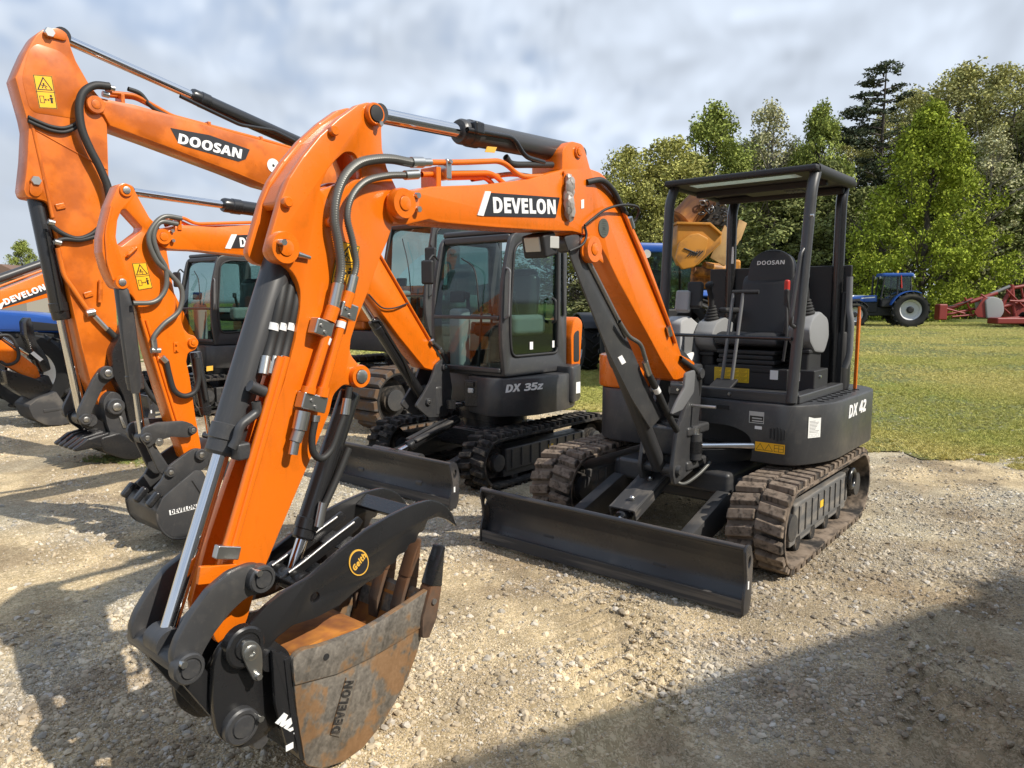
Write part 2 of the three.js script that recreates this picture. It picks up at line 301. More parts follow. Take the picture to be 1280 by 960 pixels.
// loose stones of the yard
{
  const mk = (s0) => { const g = new THREE.IcosahedronGeometry(1, 0); const p = g.attributes.position; for (let i = 0; i < p.count; i++) { const a = V(p.getX(i), p.getY(i), p.getZ(i)), k = .72 + .5 * hsh(Math.round(a.x * 50) + s0, Math.round(a.y * 50), Math.round(a.z * 50)); p.setXYZ(i, a.x * k, a.y * k * .62, a.z * k * .85); } g.computeVertexNormals(); return g; };
  const mat = std({ color: 0xffffff, roughness: .92 }), N = 110000, o = new THREE.Object3D(), c = new THREE.Color();
  for (let v = 0; v < 3; v++) {
    const im = new THREE.InstancedMesh(mk(v * 13 + 1), mat, N); im.name = numbered('loose_gravel'); im.castShadow = im.receiveShadow = true;
    let n = 0, guard = 0;
    while (n < N && guard++ < N * 12) {
      const d = 1.7 * Math.pow(11.5 / 1.7, Math.pow(rnd(), .82)), x = rr(-.80, .80) * d, z = -d;
      const cl = fbm(x * 1.6 + 50, z * 1.6, 3) * .6 + fbm(x * .6 + 9, z * .6 + 70, 2) * .4; if (rnd() > (sstep(.36, .66, cl) * 1.1 + .05) * (1 - .5 * sstep(.6, 1.8, x) * sstep(-4.6, -3.8, z))) continue;
      const le = lawnEdge(x, z); if (le < 0 && (rnd() > bare(x, z) * .9 + .25 * Math.exp(le * 1.2))) continue;
      const r = Math.min(.022, .0021 * Math.pow(rnd(), -.44) * (1 + d * .05));
      o.position.set(x, relief(x, z) + r * .12, z); o.rotation.set(rr(-.5, .5), rr(0, 6.3), rr(-.5, .5)); o.scale.setScalar(r); o.updateMatrix(); im.setMatrixAt(n, o.matrix);
      const t = gravelTone(x, z), k = rr(.32, .72), gr = rnd() < .2 ? .5 : 0; c.setRGB(k * mix(t[0], .85, gr), k * mix(t[1] * .95, .83, gr), k * mix(t[2] * .86, .78, gr)); im.setColorAt(n, c); n++;
    }
    im.count = n; tag(im, ['loose tan crushed stone scattered over the yard', 'flat chips of pale stone strewn over the yard', 'angular grey brown stones lying on the yard'][v], 'gravel', null, 'stuff'); scene.add(im);
  }
}
// grass blades
{
  const blades = []; for (let i = 0; i < 7; i++) { const a = rr(0, 6.28), h = rr(.5, 1), w = rr(.05, .09), l = rr(.15, .6), ox = rr(-.4, .4), oz = rr(-.4, .4), ca = Math.cos(a), sa = Math.sin(a);
    blades.push([[ox - sa * w, 0, oz + ca * w], [ox + sa * w, 0, oz - ca * w], [ox + ca * l * .4, h * .7, oz + sa * l * .4], [ox + ca * l, h, oz + sa * l]]); }
  const pos = [], uv = []; for (const [a, b, c, d] of blades) { pos.push(...a, ...b, ...c, ...c, ...b, ...d); for (let k = 0; k < 6; k++) uv.push(0, 0); }
  const g = new THREE.BufferGeometry(); g.setAttribute('position', new THREE.Float32BufferAttribute(pos, 3)); g.setAttribute('uv', new THREE.Float32BufferAttribute(uv, 2)); g.computeVertexNormals();
  const mat = std({ color: 0xffffff, roughness: .8, side: THREE.DoubleSide }), N = 190000, im = new THREE.InstancedMesh(g, mat, N), o = new THREE.Object3D(), c = new THREE.Color(); im.name = 'lawn_grass'; im.castShadow = im.receiveShadow = true;
  let n = 0, guard = 0;
  while (n < N && guard++ < N * 8) {
    const d = 6.5 * Math.pow(46 / 6.5, Math.pow(rnd(), 1.1)), x = rr(-.35, .78) * d, z = -d; if (d > 30 && x < 5) continue;
    if (lawnEdge(x, z) > -rnd() * .5 + .15) continue; if (rnd() < bare(x, z) * .85 || rnd() > .25 + sstep(.32, .56, fbm(x * 1.3 + 60, z * 1.3, 3))) continue;
    const s = rr(.02, .05) * (1 + d * .035); o.position.set(x, relief(x, z) + .006, z); o.rotation.set(0, rr(0, 6.3), 0); o.scale.set(s * 1.1, s * rr(.5, 1.0), s * 1.1); o.updateMatrix(); im.setMatrixAt(n, o.matrix);
    const t = fbm(x * .3 + 4, z * .3, 3), k = rr(.75, 1.25), y = sstep(.3, .7, t) * .6 + rnd() * .4; c.setRGB(k * mix(.40, .60, y), k * mix(.41, .52, y), k * mix(.10, .20, y)); im.setColorAt(n, c); n++;
  }
  im.count = n; tag(im, 'short patchy grass of the field behind the row of excavators', 'grass', null, 'stuff'); scene.add(im);
  // weeds in the yard beside the big bucket
  const w = new THREE.InstancedMesh(g, mat, 900); w.name = 'yard_weeds'; for (let i = 0; i < 900; i++) { const q = rr(0, 6.3), r = Math.sqrt(rnd()); const cx = rnd() < .6 ? -4.2 : -3.5, x = cx + Math.cos(q) * r * .55, z = -7.75 + Math.sin(q) * r * .28 + (cx + 4) * .3; o.position.set(x, relief(x, z), z); o.rotation.set(0, q, 0); o.scale.setScalar(rr(.015, .04)); o.updateMatrix(); w.setMatrixAt(i, o.matrix); c.setRGB(rr(.16, .3), rr(.2, .28), .07); w.setColorAt(i, c); }
  tag(w, 'small patch of weeds growing in the gravel by the black toothed bucket', 'weeds', null, 'stuff'); w.castShadow = w.receiveShadow = true; scene.add(w);
}

// ---------------------------------------------------------------- trees
function limb(out, a, b, r0, r1, bend = .1) {
  const m = a.clone().lerp(b, .5); m.x += rr(-bend, bend); m.z += rr(-bend, bend); m.y += rr(0, bend);
  const c = new THREE.QuadraticBezierCurve3(a, m, b), n = 5, g = new THREE.TubeGeometry(c, n, 1, 6, false), p = g.attributes.position;
  for (let i = 0; i <= n; i++) { const q = c.getPoint(i / n), r = mix(r0, r1, i / n); for (let k = 0; k <= 6; k++) { const v = i * 7 + k; p.setXYZ(v, q.x + (p.getX(v) - q.x) * r, q.y + (p.getY(v) - q.y) * r, q.z + (p.getZ(v) - q.z) * r); } }
  g.computeVertexNormals(); out.push(g); return c;
}
function leafCloud(clumps, per, size, col, flat = 1, elong = 1) {
  const N = clumps.length * per, pos = new Float32Array(N * 18), cl = new Float32Array(N * 18), nor = new Float32Array(N * 18), uv = new Float32Array(N * 12); let k = 0;
  for (const [cx, cy, cz, r, tone] of clumps) for (let i = 0; i < per; i++) {
    const u = rr(-1, 1), a = rr(0, 6.2832), q = Math.sqrt(1 - u * u), d = r * Math.pow(rnd(), .45), x = cx + Math.cos(a) * q * d, y = cy + u * d * flat, z = cz + Math.sin(a) * q * d;
    const s = size * rr(.55, 1.25), A = V(rr(-1, 1), rr(-1, 1), rr(-1, 1)).normalize(), B = V(rr(-1, 1), rr(-.6, .6), rr(-1, 1)).cross(A).normalize(), n = V(0, 0, 0).crossVectors(A, B);
    if (n.y < 0) { n.negate(); B.negate(); }
    const p = [[A.x * s * elong, A.y * s * elong, A.z * s * elong], [B.x * s * .6, B.y * s * .6, B.z * s * .6], [-A.x * s * elong, -A.y * s * elong, -A.z * s * elong], [-B.x * s * .6, -B.y * s * .6, -B.z * s * .6]];
    const t = tone * rr(.72, 1.28), w = rnd();
    for (const e of [0, 1, 2, 0, 2, 3]) { pos.set([x + p[e][0], y + p[e][1], z + p[e][2]], k); nor.set([n.x, n.y, n.z], k); cl.set([(col[0] + .03 * w) * t, (col[1] + .01 * w) * t, col[2] * t], k); k += 3; }
  }
  const g = new THREE.BufferGeometry(); g.setAttribute('position', new THREE.BufferAttribute(pos, 3)); g.setAttribute('normal', new THREE.BufferAttribute(nor, 3)); g.setAttribute('color', new THREE.BufferAttribute(cl, 3)); g.setAttribute('uv', new THREE.BufferAttribute(uv, 2)); return g;
}
M.leaf = phy({ color: 0xffffff, vertexColors: true, roughness: .9, side: THREE.DoubleSide, specularIntensity: .3 });
M.bark = std({ color: C(.075, .062, .05), roughness: .95 });
M.paleBark = std({ color: C(.20, .18, .155), roughness: .95 });
// broad-leaved tree of unit-free metres: h high, crown from base cb, half width rw, profile(t) in 0..1 up the crown
function broadleaf({ h, cb, rw, prof, nc, per, size, col, bark, clump = 1, sparse = 0 }) {
  const wood = [], clumps = [], tips = [];
  limb(wood, V(0, -.3, 0), V(rr(-.3, .3), h * .5, rr(-.3, .3)), h * .017, h * .011, .2); limb(wood, V(0, h * .49, 0), V(rr(-.5, .5), h * .96, rr(-.5, .5)), h * .011, .02, .3);
  for (let i = 0; i < 26; i++) { const t = rr(0, .95), y0 = cb * h + t * (1 - cb) * h * .8, a = rr(0, 6.28), R = rw * prof(t) * rr(.6, 1), y1 = Math.min(h * .97, y0 + R * rr(.4, 1.1)); const e = V(Math.cos(a) * R, y1, Math.sin(a) * R); limb(wood, V(0, y0, 0), e, h * .006, .018, .4); tips.push(e);
    for (let k = 0; k < 3; k++) limb(wood, V(0, y0, 0).lerp(e, rr(.4, .8)), e.clone().add(V(rr(-1, 1), rr(.1, 1.2), rr(-1, 1)).multiplyScalar(rw * .3)), .045, .012, .2); }
  for (let i = 0; i < nc; i++) { const t = Math.pow(rnd(), .9), y = cb * h + t * (1 - cb) * h, a = rr(0, 6.28), R = rw * prof(t) * Math.pow(rnd(), .42) * rr(.85, 1.12); clumps.push([Math.cos(a) * R, y + rr(-.3, .3), Math.sin(a) * R, rr(.45, 1.05) * clump, rr(.72, 1.25)]); }
  return { wood: merge(wood), leaf: leafCloud(clumps, per, size, col), bark: bark || M.bark };
}
const round_ = t => Math.sqrt(Math.max(.02, 1 - (2 * t - .9) ** 2 * .82)), cone_ = t => Math.max(.05, Math.pow(1 - t, .62) * (.55 + .75 * Math.min(1, t * 4 + .3))), oval_ = t => Math.sin(Math.PI * Math.min(1, .12 + t * .86)) * .95 + .05;
const kinds = {
  budding: broadleaf({ h: 14, cb: .12, rw: 3.6, prof: round_, nc: 210, per: 100, size: .13, col: [.31, .315, .095], bark: M.bark }),
  green: broadleaf({ h: 16, cb: .15, rw: 3.8, prof: oval_, nc: 210, per: 110, size: .135, col: [.22, .27, .065] }),
  pale: broadleaf({ h: 17, cb: .25, rw: 3.3, prof: oval_, nc: 120, per: 52, size: .14, col: [.36, .36, .20], bark: M.paleBark, clump: .9 }),
  bright: broadleaf({ h: 15, cb: .03, rw: 5.2, prof: cone_, nc: 400, per: 120, size: .125, col: [.235, .295, .035] }),
  big: broadleaf({ h: 22, cb: .22, rw: 5.6, prof: oval_, nc: 230, per: 100, size: .14, col: [.33, .33, .125], bark: M.paleBark, clump: 1.15 }),
  dark: broadleaf({ h: 15, cb: .02, rw: 4.2, prof: oval_, nc: 240, per: 84, size: .18, col: [.155, .185, .065] }),
  shrub: broadleaf({ h: 4.2, cb: .0, rw: 2.6, prof: round_, nc: 90, per: 70, size: .15, col: [.15, .165, .07], clump: .7 }),
};
{ // tall pine: whorls of flat boughs with gaps
  const wood = [], cl = []; const h = 23; limb(wood, V(0, -.3, 0), V(.2, h, .1), .34, .04, .3);
  for (let i = 0; i < 66; i++) { const t = .24 + .76 * Math.pow(clamp1(i / 65 + rr(-.012, .012)), .95), y = t * h, L = 5.4 * Math.pow(1 - t, .55) * (rnd() < .35 ? rr(.35, .6) : rr(.7, 1.2)) + .3, a = rr(0, 6.28), up = rr(-.04, .34); const e = V(Math.cos(a) * L, y + L * up, Math.sin(a) * L); limb(wood, V(.1, y, 0), e, .07, .02, .3);
    const n = Math.max(3, Math.round(L * 2.6)); for (let k = 1; k <= n; k++) { const q = .3 + .7 * k / n, w = .55 * (1.3 - q) + .28; for (const sd of [-1, 1]) cl.push([e.x * q - Math.sin(a) * sd * w, mix(y, e.y, q) + rr(-.08, .12), e.z * q + Math.cos(a) * sd * w, rr(.30, .55), rr(.6, 1.3)]); } }
  kinds.pine = { wood: merge(wood), leaf: leafCloud(cl, 20, .11, [.06, .085, .05], .38, 1.5), bark: M.bark };
}
function tree(kind, name, label, category, x, d, sx, sy, turn, group) {
  const k = kinds[kind], t = thing(name, label, category, group); t.position.set(x, rise(-d), -d); t.rotation.y = turn; t.scale.set(sx, sy, sx);
  part('trunk', k.wood, k.bark, t); part('crown', k.leaf, M.leaf, t); return t;
}
// px: pixel column of the trunk and row of the top, d: metres away (the row of trees stands about 60 m off at the field's end)
function treeAt(kind, name, label, px, top, d, wpx, turn, group) {
  const base = { budding: [14, 3.6], green: [16, 3.8], pale: [17, 3.3], bright: [15, 5.2], big: [22, 5.6], dark: [15, 4.2], pine: [23, 4.9], shrub: [4.2, 2.6] }[kind];
  const H = EYE + d * (HORIZON - top) / FPX - rise(-d), w = wpx * 1.18 / FPX * d / 2;
  return tree(kind, name, label, kind === 'shrub' ? 'shrub' : 'tree', (px - 640) / FPX * d, d, w / base[1], H / base[0], turn, group);
}
const TG = 'trees along the far edge of the field';
for (const [k, n, l, px, top, d, w, a] of [
  ['budding', 'budding_tree', 'olive budding tree lowest at the open end of the tree line', 778, 200, 58, 92, .3],
  ['budding', 'budding_tree', 'broad olive budding tree behind the yellow mower head', 830, 188, 60, 110, 1.9],
  ['green', 'leafy_tree', 'fresh green leafy tree rising just above the canopy roof', 884, 150, 63, 100, .5],
  ['pale', 'sparse_tree', 'thin pale tree with see-through crown beside the fresh green tree', 950, 144, 66, 84, 2.2],
  ['green', 'leafy_tree', 'narrow green tree between the thin pale tree and the pine', 1014, 148, 64, 72, 3.1],
  ['dark', 'dark_tree', 'dark leafy tree low behind the black seat', 960, 228, 56, 120, 1.2],
  ['dark', 'dark_tree', 'dark leafy tree seen between the rear canopy posts', 1025, 215, 57, 100, 4.2],
  ['pine', 'pine_tree', 'tall dark pine with layered boughs standing above all other trees', 1085, 95, 68, 132, .4],
  ['bright', 'maple_tree', 'bright yellow green cone shaped tree behind the blue tractor', 1148, 150, 50, 146, .9],
  ['big', 'tall_tree', 'tall pale green tree directly behind the cone shaped bright tree', 1178, 100, 70, 150, 2.0],
  ['big', 'tall_tree', 'tall open crowned tree above the red mowing machine', 1240, 100, 66, 140, 3.6],
  ['dark', 'dark_tree', 'dark evergreen at the shaded end of the tree line', 1290, 140, 62, 110, .2],
  ['dark', 'dark_tree', 'dark leafy tree in the gap beneath the tall pine', 1078, 245, 62, 110, 2.9],
  ['dark', 'dark_tree', 'dark leafy tree behind the red mowing machine arm', 1232, 220, 60, 120, 5.1],
  ['pale', 'sparse_tree', 'grey half bare tree rising over the red mowing machine', 1222, 175, 58, 80, .7],
  ['budding', 'budding_tree', 'yellowish budding tree filling in behind the front canopy post', 862, 205, 72, 110, 2.6],
  ['green', 'leafy_tree', 'broad green tree in the second row behind the thin pale tree', 925, 190, 74, 120, 1.4],
  ['big', 'tall_tree', 'yellowish tree in the second row between the narrow green tree and the pine', 1048, 178, 76, 110, 5.0],
  ['budding', 'budding_tree', 'yellowish tree in the second row left of the tall pine trunk', 990, 200, 73, 110, 3.9],
  ['big', 'tall_tree', 'pale tree in the second row just right of the tall pine', 1118, 130, 78, 120, 1.1],
  ['green', 'leafy_tree', 'green tree closing the row beyond the red mowing machine', 1268, 150, 74, 130, 2.4],
  ['green', 'leafy_tree', 'green tree low behind the bright cone shaped tree', 1195, 190, 64, 110, 4.8],
  ['budding', 'budding_tree', 'low budding tree seen behind the cab of the smaller excavator', 706, 262, 60, 110, 4.4],
  ['green', 'leafy_tree', 'lone dark green tree over the low roof beside the row', 36, 305, 75, 36, 2.5],
]) treeAt(k, n, l, px, top, d, w, a, n === 'leafy_tree' && px < 100 ? undefined : TG);
for (const [px, top, d, w] of [[742, 352, 55, 90], [812, 345, 54, 80], [905, 340, 54, 90], [985, 340, 54, 80], [1058, 335, 55, 70], [1082, 348, 53, 60], [1205, 335, 54, 70], [1262, 330, 55, 80], [1300, 340, 52, 60]])
  treeAt('shrub', 'understory_shrub', 'dark shrub at the foot of the tree line', px, top, d, w, px, 'shrubs at the foot of the tree line');
{ // trees behind the photographer to the right: their shade lies over the lower right of the yard
  tree('dark', 'roadside_tree', 'young leafy tree whose shade falls across the rutted gravel', 'tree', 8.3, 1.3, .36, .36, .4);
}

// ---------------------------------------------------------------- shared machine kit
const font = await new FontLoader().loadAsync('fonts/droid/droid_sans_bold.typeface.json');
const trace = (fr, lat, pts) => pts.map(p => { const q = fr.side(p[0], p[1], lat); return p.length > 2 ? [q[0], q[1], p[2]] : q; });
const pt = (fr, lat, px, py, l2 = lat) => { const q = fr.side(px, py, lat); return V(l2, q[1], q[0]); };
// raised flat lettering on a left-facing side: baseline from a to b ([forward, up]), letter height h
function letters(str, a, b, h, lat, slant = 0, weight = 0) {
  const g = new TextGeometry(str, { font, size: 1, depth: .02, curveSegments: 4, bevelEnabled: weight > 0, bevelSize: weight, bevelThickness: .002, bevelSegments: 1 }); g.computeBoundingBox();
  const bb = g.boundingBox, L = Math.hypot(b[0] - a[0], b[1] - a[1]); g.translate(-bb.min.x, -bb.min.y, 0); g.scale(L / (bb.max.x - bb.min.x), h / (bb.max.y - bb.min.y), .12);
  if (slant) g.applyMatrix4(new THREE.Matrix4().makeShear(0, 0, slant, 0, 0, 0));
  g.rotateZ(Math.atan2(b[1] - a[1], -(b[0] - a[0]))); g.rotateY(Math.PI / 2); g.translate(lat, a[1], a[0]); return g;
}
function lettersFront(str, l0, l1, y, h, fwd) {
  const g = new TextGeometry(str, { font, size: 1, depth: .02, curveSegments: 4 }); g.computeBoundingBox(); const bb = g.boundingBox;
  g.translate(-bb.min.x, -bb.min.y, 0); g.scale((l1 - l0) / (bb.max.x - bb.min.x), h / (bb.max.y - bb.min.y), .1); g.translate(l0, y, fwd); return g;
}
function canvasMat(w, h, draw, rough = .5) {
  const c = document.createElement('canvas'); c.width = w; c.height = h; const x = c.getContext('2d'); draw(x, w, h);
  const t = new THREE.CanvasTexture(c); t.colorSpace = THREE.SRGBColorSpace; return std({ map: t, roughness: rough });
}
const warnMat = canvasMat(128, 256, (x, w, h) => {
  x.fillStyle = '#f0b414'; x.fillRect(0, 0, w, h); x.strokeStyle = '#15120c'; x.lineWidth = 5; x.strokeRect(4, 4, w - 8, h - 8); x.beginPath(); x.moveTo(0, h / 2); x.lineTo(w, h / 2); x.stroke();
  x.lineWidth = 8; x.beginPath(); x.moveTo(w / 2, 18); x.lineTo(w - 16, h / 2 - 16); x.lineTo(16, h / 2 - 16); x.closePath(); x.stroke();
  x.fillStyle = '#15120c'; x.beginPath(); x.arc(w / 2 - 4, 66, 7, 0, 7); x.fill(); x.lineWidth = 7; x.beginPath(); x.moveTo(46, 100); x.lineTo(60, 74); x.lineTo(82, 90); x.moveTo(56, 80); x.lineTo(40, 76); x.moveTo(64, 88); x.lineTo(74, 104); x.stroke();
  x.beginPath(); x.arc(96, h / 2 + 30, 9, 0, 7); x.fill(); x.fillRect(88, h / 2 + 42, 16, 46); x.fillRect(82, h / 2 + 46, 28, 9); x.lineWidth = 5; x.strokeRect(18, h / 2 + 34, 26, 52); x.beginPath(); x.moveTo(50, h / 2 + 62); x.lineTo(80, h / 2 + 62); x.moveTo(58, h / 2 + 54); x.lineTo(50, h / 2 + 62); x.lineTo(58, h / 2 + 70); x.moveTo(72, h / 2 + 54); x.lineTo(80, h / 2 + 62); x.lineTo(72, h / 2 + 70); x.stroke();
});
const warnWide = canvasMat(256, 84, (x, w, h) => { x.fillStyle = '#eeb012'; x.fillRect(0, 0, w, h); x.strokeStyle = '#1a150c'; x.lineWidth = 3; for (const q of [10, 84]) { x.beginPath(); x.moveTo(q, h - 14); x.lineTo(q + 34, 14); x.lineTo(q + 68, h - 14); x.closePath(); x.stroke(); } x.strokeRect(166, 14, 78, 56); x.beginPath(); x.moveTo(205, 14); x.lineTo(205, 70); x.moveTo(166, 42); x.lineTo(244, 42); x.stroke(); });
const seatLabel = canvasMat(256, 128, (x, w, h) => { x.fillStyle = '#d9b21a'; x.fillRect(0, 0, w, h); x.strokeStyle = '#6b5510'; x.lineWidth = 2; for (let i = 0; i < 4; i++) for (let j = 0; j < 3; j++) { x.strokeRect(8 + i * 61, 8 + j * 39, 54, 33); x.fillStyle = '#8a6e12'; for (let k = 0; k < 3; k++) x.fillRect(13 + i * 61, 14 + j * 39 + k * 8, 40 - k * 9, 3); } });
const specMat = canvasMat(128, 192, (x, w, h) => { x.fillStyle = '#e8e8e4'; x.fillRect(0, 0, w, h); x.fillStyle = '#3a3a3a'; x.fillRect(0, 0, w, 26); x.fillStyle = '#e8e8e4'; x.beginPath(); x.moveTo(0, 26); x.lineTo(60, 26); x.lineTo(0, 10); x.fill(); x.fillStyle = '#777'; for (let k = 0; k < 9; k++) x.fillRect(12, 48 + k * 12, 60 + (k * 37) % 44, 4); x.strokeStyle = '#555'; for (let k = 0; k < 3; k++) x.strokeRect(12 + k * 36, 160, 26, 22); });
const plateMat = canvasMat(128, 96, (x, w, h) => { x.fillStyle = '#b9b9b6'; x.fillRect(0, 0, w, h); x.fillStyle = '#202022'; x.fillRect(6, 36, w - 12, h - 42); x.fillStyle = '#b9b9b6'; x.fillRect(26, 50, 84, 10); x.fillRect(26, 72, 92, 10); }, .35);
const gaugeMat = canvasMat(96, 96, (x, w) => { x.fillStyle = '#4e534c'; x.fillRect(0, 0, w, w); x.fillStyle = '#2c302c'; for (let k = 0; k < 7; k++) x.fillRect(24 + (k % 2) * 6, 14 + k * 11, 40, 3); x.beginPath(); x.arc(48, 44, 9, 0, 7); x.fill(); });
function sticker(name, mat, fr, lat, corners, parent) {   // four corners in the photograph: upper left, upper right, lower right, lower left
  const p = corners.map(c => fr.side(c[0], c[1], lat)), g = new THREE.BufferGeometry(), q = i => [lat, p[i][1], p[i][0]];
  g.setAttribute('position', new THREE.Float32BufferAttribute([...q(3), ...q(2), ...q(1), ...q(3), ...q(1), ...q(0)], 3)); g.setAttribute('uv', new THREE.Float32BufferAttribute([0, 0, 1, 0, 1, 1, 0, 0, 1, 1, 0, 1], 2)); g.computeVertexNormals();
  return part(name, g, mat, parent);
}
function panel(w, h, mat, name, parent, pos, ry = Math.PI / 2) { const m = part(name, new THREE.PlaneGeometry(w, h), mat, parent); m.position.copy(pos); m.rotation.y = ry; return m; }
function ridged(pts, r, pitch = .009) {                 // hose in a coiled wire guard
  const c = new THREE.CatmullRomCurve3(pts), L = c.getLength(), n = Math.round(L / pitch) * 2, g = new THREE.TubeGeometry(c, n, r, 9, false), p = g.attributes.position;
  for (let i = 0; i <= n; i += 2) { const q = c.getPointAt(i / n); for (let k = 0; k <= 9; k++) { const v = i * 10 + k; p.setXYZ(v, q.x + (p.getX(v) - q.x) * .78, q.y + (p.getY(v) - q.y) * .78, q.z + (p.getZ(v) - q.z) * .78); } }
  g.computeVertexNormals(); return g;
}
// hydraulic ram from the eye at a (barrel end) to the eye at b (rod end); split = share of the length that is barrel
function ram(parent, a, b, R, r, split, mats = {}, name = 'hydraulic_cylinder') {
  const m = a.clone().lerp(b, split), bar = part(name, turned(a, m, [[0, 0], [R * .9, 0], [R, .02], [R, .86], [R * 1.1, .865], [R * 1.1, .93], [R * 1.02, .935], [R * 1.02, .985], [R * .9, 1], [r, 1]]), mats.barrel || M.grey, parent);
  part('piston_rod', rod(m, b, r, r, 20), M.chrome, bar);
  const ax = mats.axis || V(1, 0, 0), e = mats.eye || R * 1.05, w = mats.eyeW || R * 1.6;
  part('rod_eye', rod(b.clone().addScaledVector(ax, -w / 2), b.clone().addScaledVector(ax, w / 2), e, e, 20), mats.eyeMat || mats.barrel || M.grey, bar);
  return bar;
}
const bolt = (fwd, y, lat, r = .014, l = .014) => { const g = new THREE.CylinderGeometry(r * .9, r, l, 6); g.rotateZ(-Math.PI / 2); g.translate(lat + l / 2, y, fwd); return g; };
// pin head with boss ring on a left face
function boss(fr, name, px, py, lat, R, r, out, mat, parent, pinMat) {
  const c = fr.side(px, py, lat), b = part(name, turned(V(lat - .005, c[1], c[0]), V(lat + out, c[1], c[0]), [[0, 0], [R, 0], [R, .7], [R * .93, 1], [r * 1.08, 1], [r * 1.08, .8], [0, .8]]), mat, parent);
  part('pin', pin(c[0], c[1], lat, lat + out + .006, r), pinMat || mat, b); return b;
}
function track(parent, { name = 'rubber_track', l0, l1, half, R, mat, n, lugH = .03, lugD = .058, steel = false }) {
  const W = l1 - l0;
  const outer = new THREE.Shape(); { const q = lugH; outer.moveTo(-half, q); outer.lineTo(half, q); outer.absarc(half, R, R - q, -Math.PI / 2, Math.PI / 2, false); outer.lineTo(-half, 2 * R - q); outer.absarc(-half, R, R - q, Math.PI / 2, Math.PI * 1.5, false); }
  const inner = new THREE.Path(); { const q = lugH + .028; inner.moveTo(-half, q); inner.lineTo(half, q); inner.absarc(half, R, R - q, -Math.PI / 2, Math.PI / 2, false); inner.lineTo(-half, 2 * R - q); inner.absarc(-half, R, R - q, Math.PI / 2, Math.PI * 1.5, false); }
  outer.holes.push(inner);
  const belt = part(name, plate(outer, l1, W, { bevel: .006, seg: 14 }), steel ? M.trackDark : mat, parent);
  const per = 4 * half + 2 * Math.PI * (R - lugH / 2), at = s => { s = ((s % per) + per) % per; const arc = Math.PI * (R - lugH / 2);
    if (s < 2 * half) return [2 * R - lugH / 2, half - s, 0]; s -= 2 * half; if (s < arc) { const a = s / (R - lugH / 2); return [R + (R - lugH / 2) * Math.cos(a), -half - (R - lugH / 2) * Math.sin(a), -a]; }
    s -= arc; if (s < 2 * half) return [lugH / 2, -half + s, -Math.PI]; s -= 2 * half; const a = s / (R - lugH / 2); return [R - (R - lugH / 2) * Math.cos(a), half + (R - lugH / 2) * Math.sin(a), -Math.PI - a]; };
  const pitch = per / n, mk = (w, sk) => { const g = box(w, lugH * 1.25, lugD, 0, 0, 0, .009), p = g.attributes.position; for (let i = 0; i < p.count; i++) { const t = p.getY(i) > 0 ? .84 : 1; p.setZ(i, p.getZ(i) * t + p.getX(i) * sk); } const nn = g.index ? g.toNonIndexed() : g; nn.computeVertexNormals(); const uv = nn.attributes.uv; return [0, .31, .62].map(o => { const c = nn.clone(); for (let i = 0; i < uv.count; i++) c.attributes.uv.setXY(i, nn.attributes.position.getX(i) * 2.2 + o, nn.attributes.position.getZ(i) * 2.2 + o * 1.7); return c; }); };
  if (steel) { const gs = mk(W, 0); for (let k = 0; k < n; k++) { const [y, z, a] = at(k * pitch), m = part('track_shoe', gs[k % 3], M.steelTrack, belt); m.position.set((l0 + l1) / 2, y, z); m.rotation.x = a; } }
  else { const gl = mk(W * .47, .16), gr = mk(W * .47, -.16);
    for (let k = 0; k < n; k++) for (const s of [0, 1]) { const [y, z, a] = at((k + s * .5) * pitch), m = part('track_lug', (s ? gl : gr)[k % 3], mat, belt); m.position.set(s ? l1 - W * .25 : l0 + W * .25, y, z); m.rotation.x = a; } }
  return belt;
}
function underframe(parent, { l0, l1, half, R, mat, panelH }) {   // side frame between the wheels of one track
  const lm = l1 - (l1 - l0) * .18, w = (l1 - l0) * .62, f = part('track_frame', [box(w, panelH, half * 1.62, lm - w / 2, R + .0, .02, .015), box(w * .9, .07, half * 1.7, lm - w / 2 - .01, R - panelH * .5 - .02, 0, .01)], mat, parent);
  for (let k = 0; k < 9; k++) part('rib', box(.012, panelH * .78, .028, lm + .005, R + .005, -half * .72 + k * half * .18, .004), mat, f);
  for (const [z, r] of [[half, R - .08], [-half, R - .075]]) { const d = part(z > 0 ? 'idler_wheel' : 'drive_sprocket', turned(V(l0 + .05, R, z), V(lm - .01, R, z), [[0, 0], [r, 0], [r, .3], [r * .8, .35], [r * .8, .8], [r * .55, .82], [r * .5, 1], [0, 1]], 28), M.trackDark, parent); part('hub', pin(z, R, lm - .02, lm + .035, r * .42), M.grey, d); }
  const rol = [-.62, -.2, .22, .64]; for (const q of rol) part('track_roller', pin(q * half, .115, l0 + .06, lm - .02, .062, 16), M.trackDark, parent);
  return f;
}
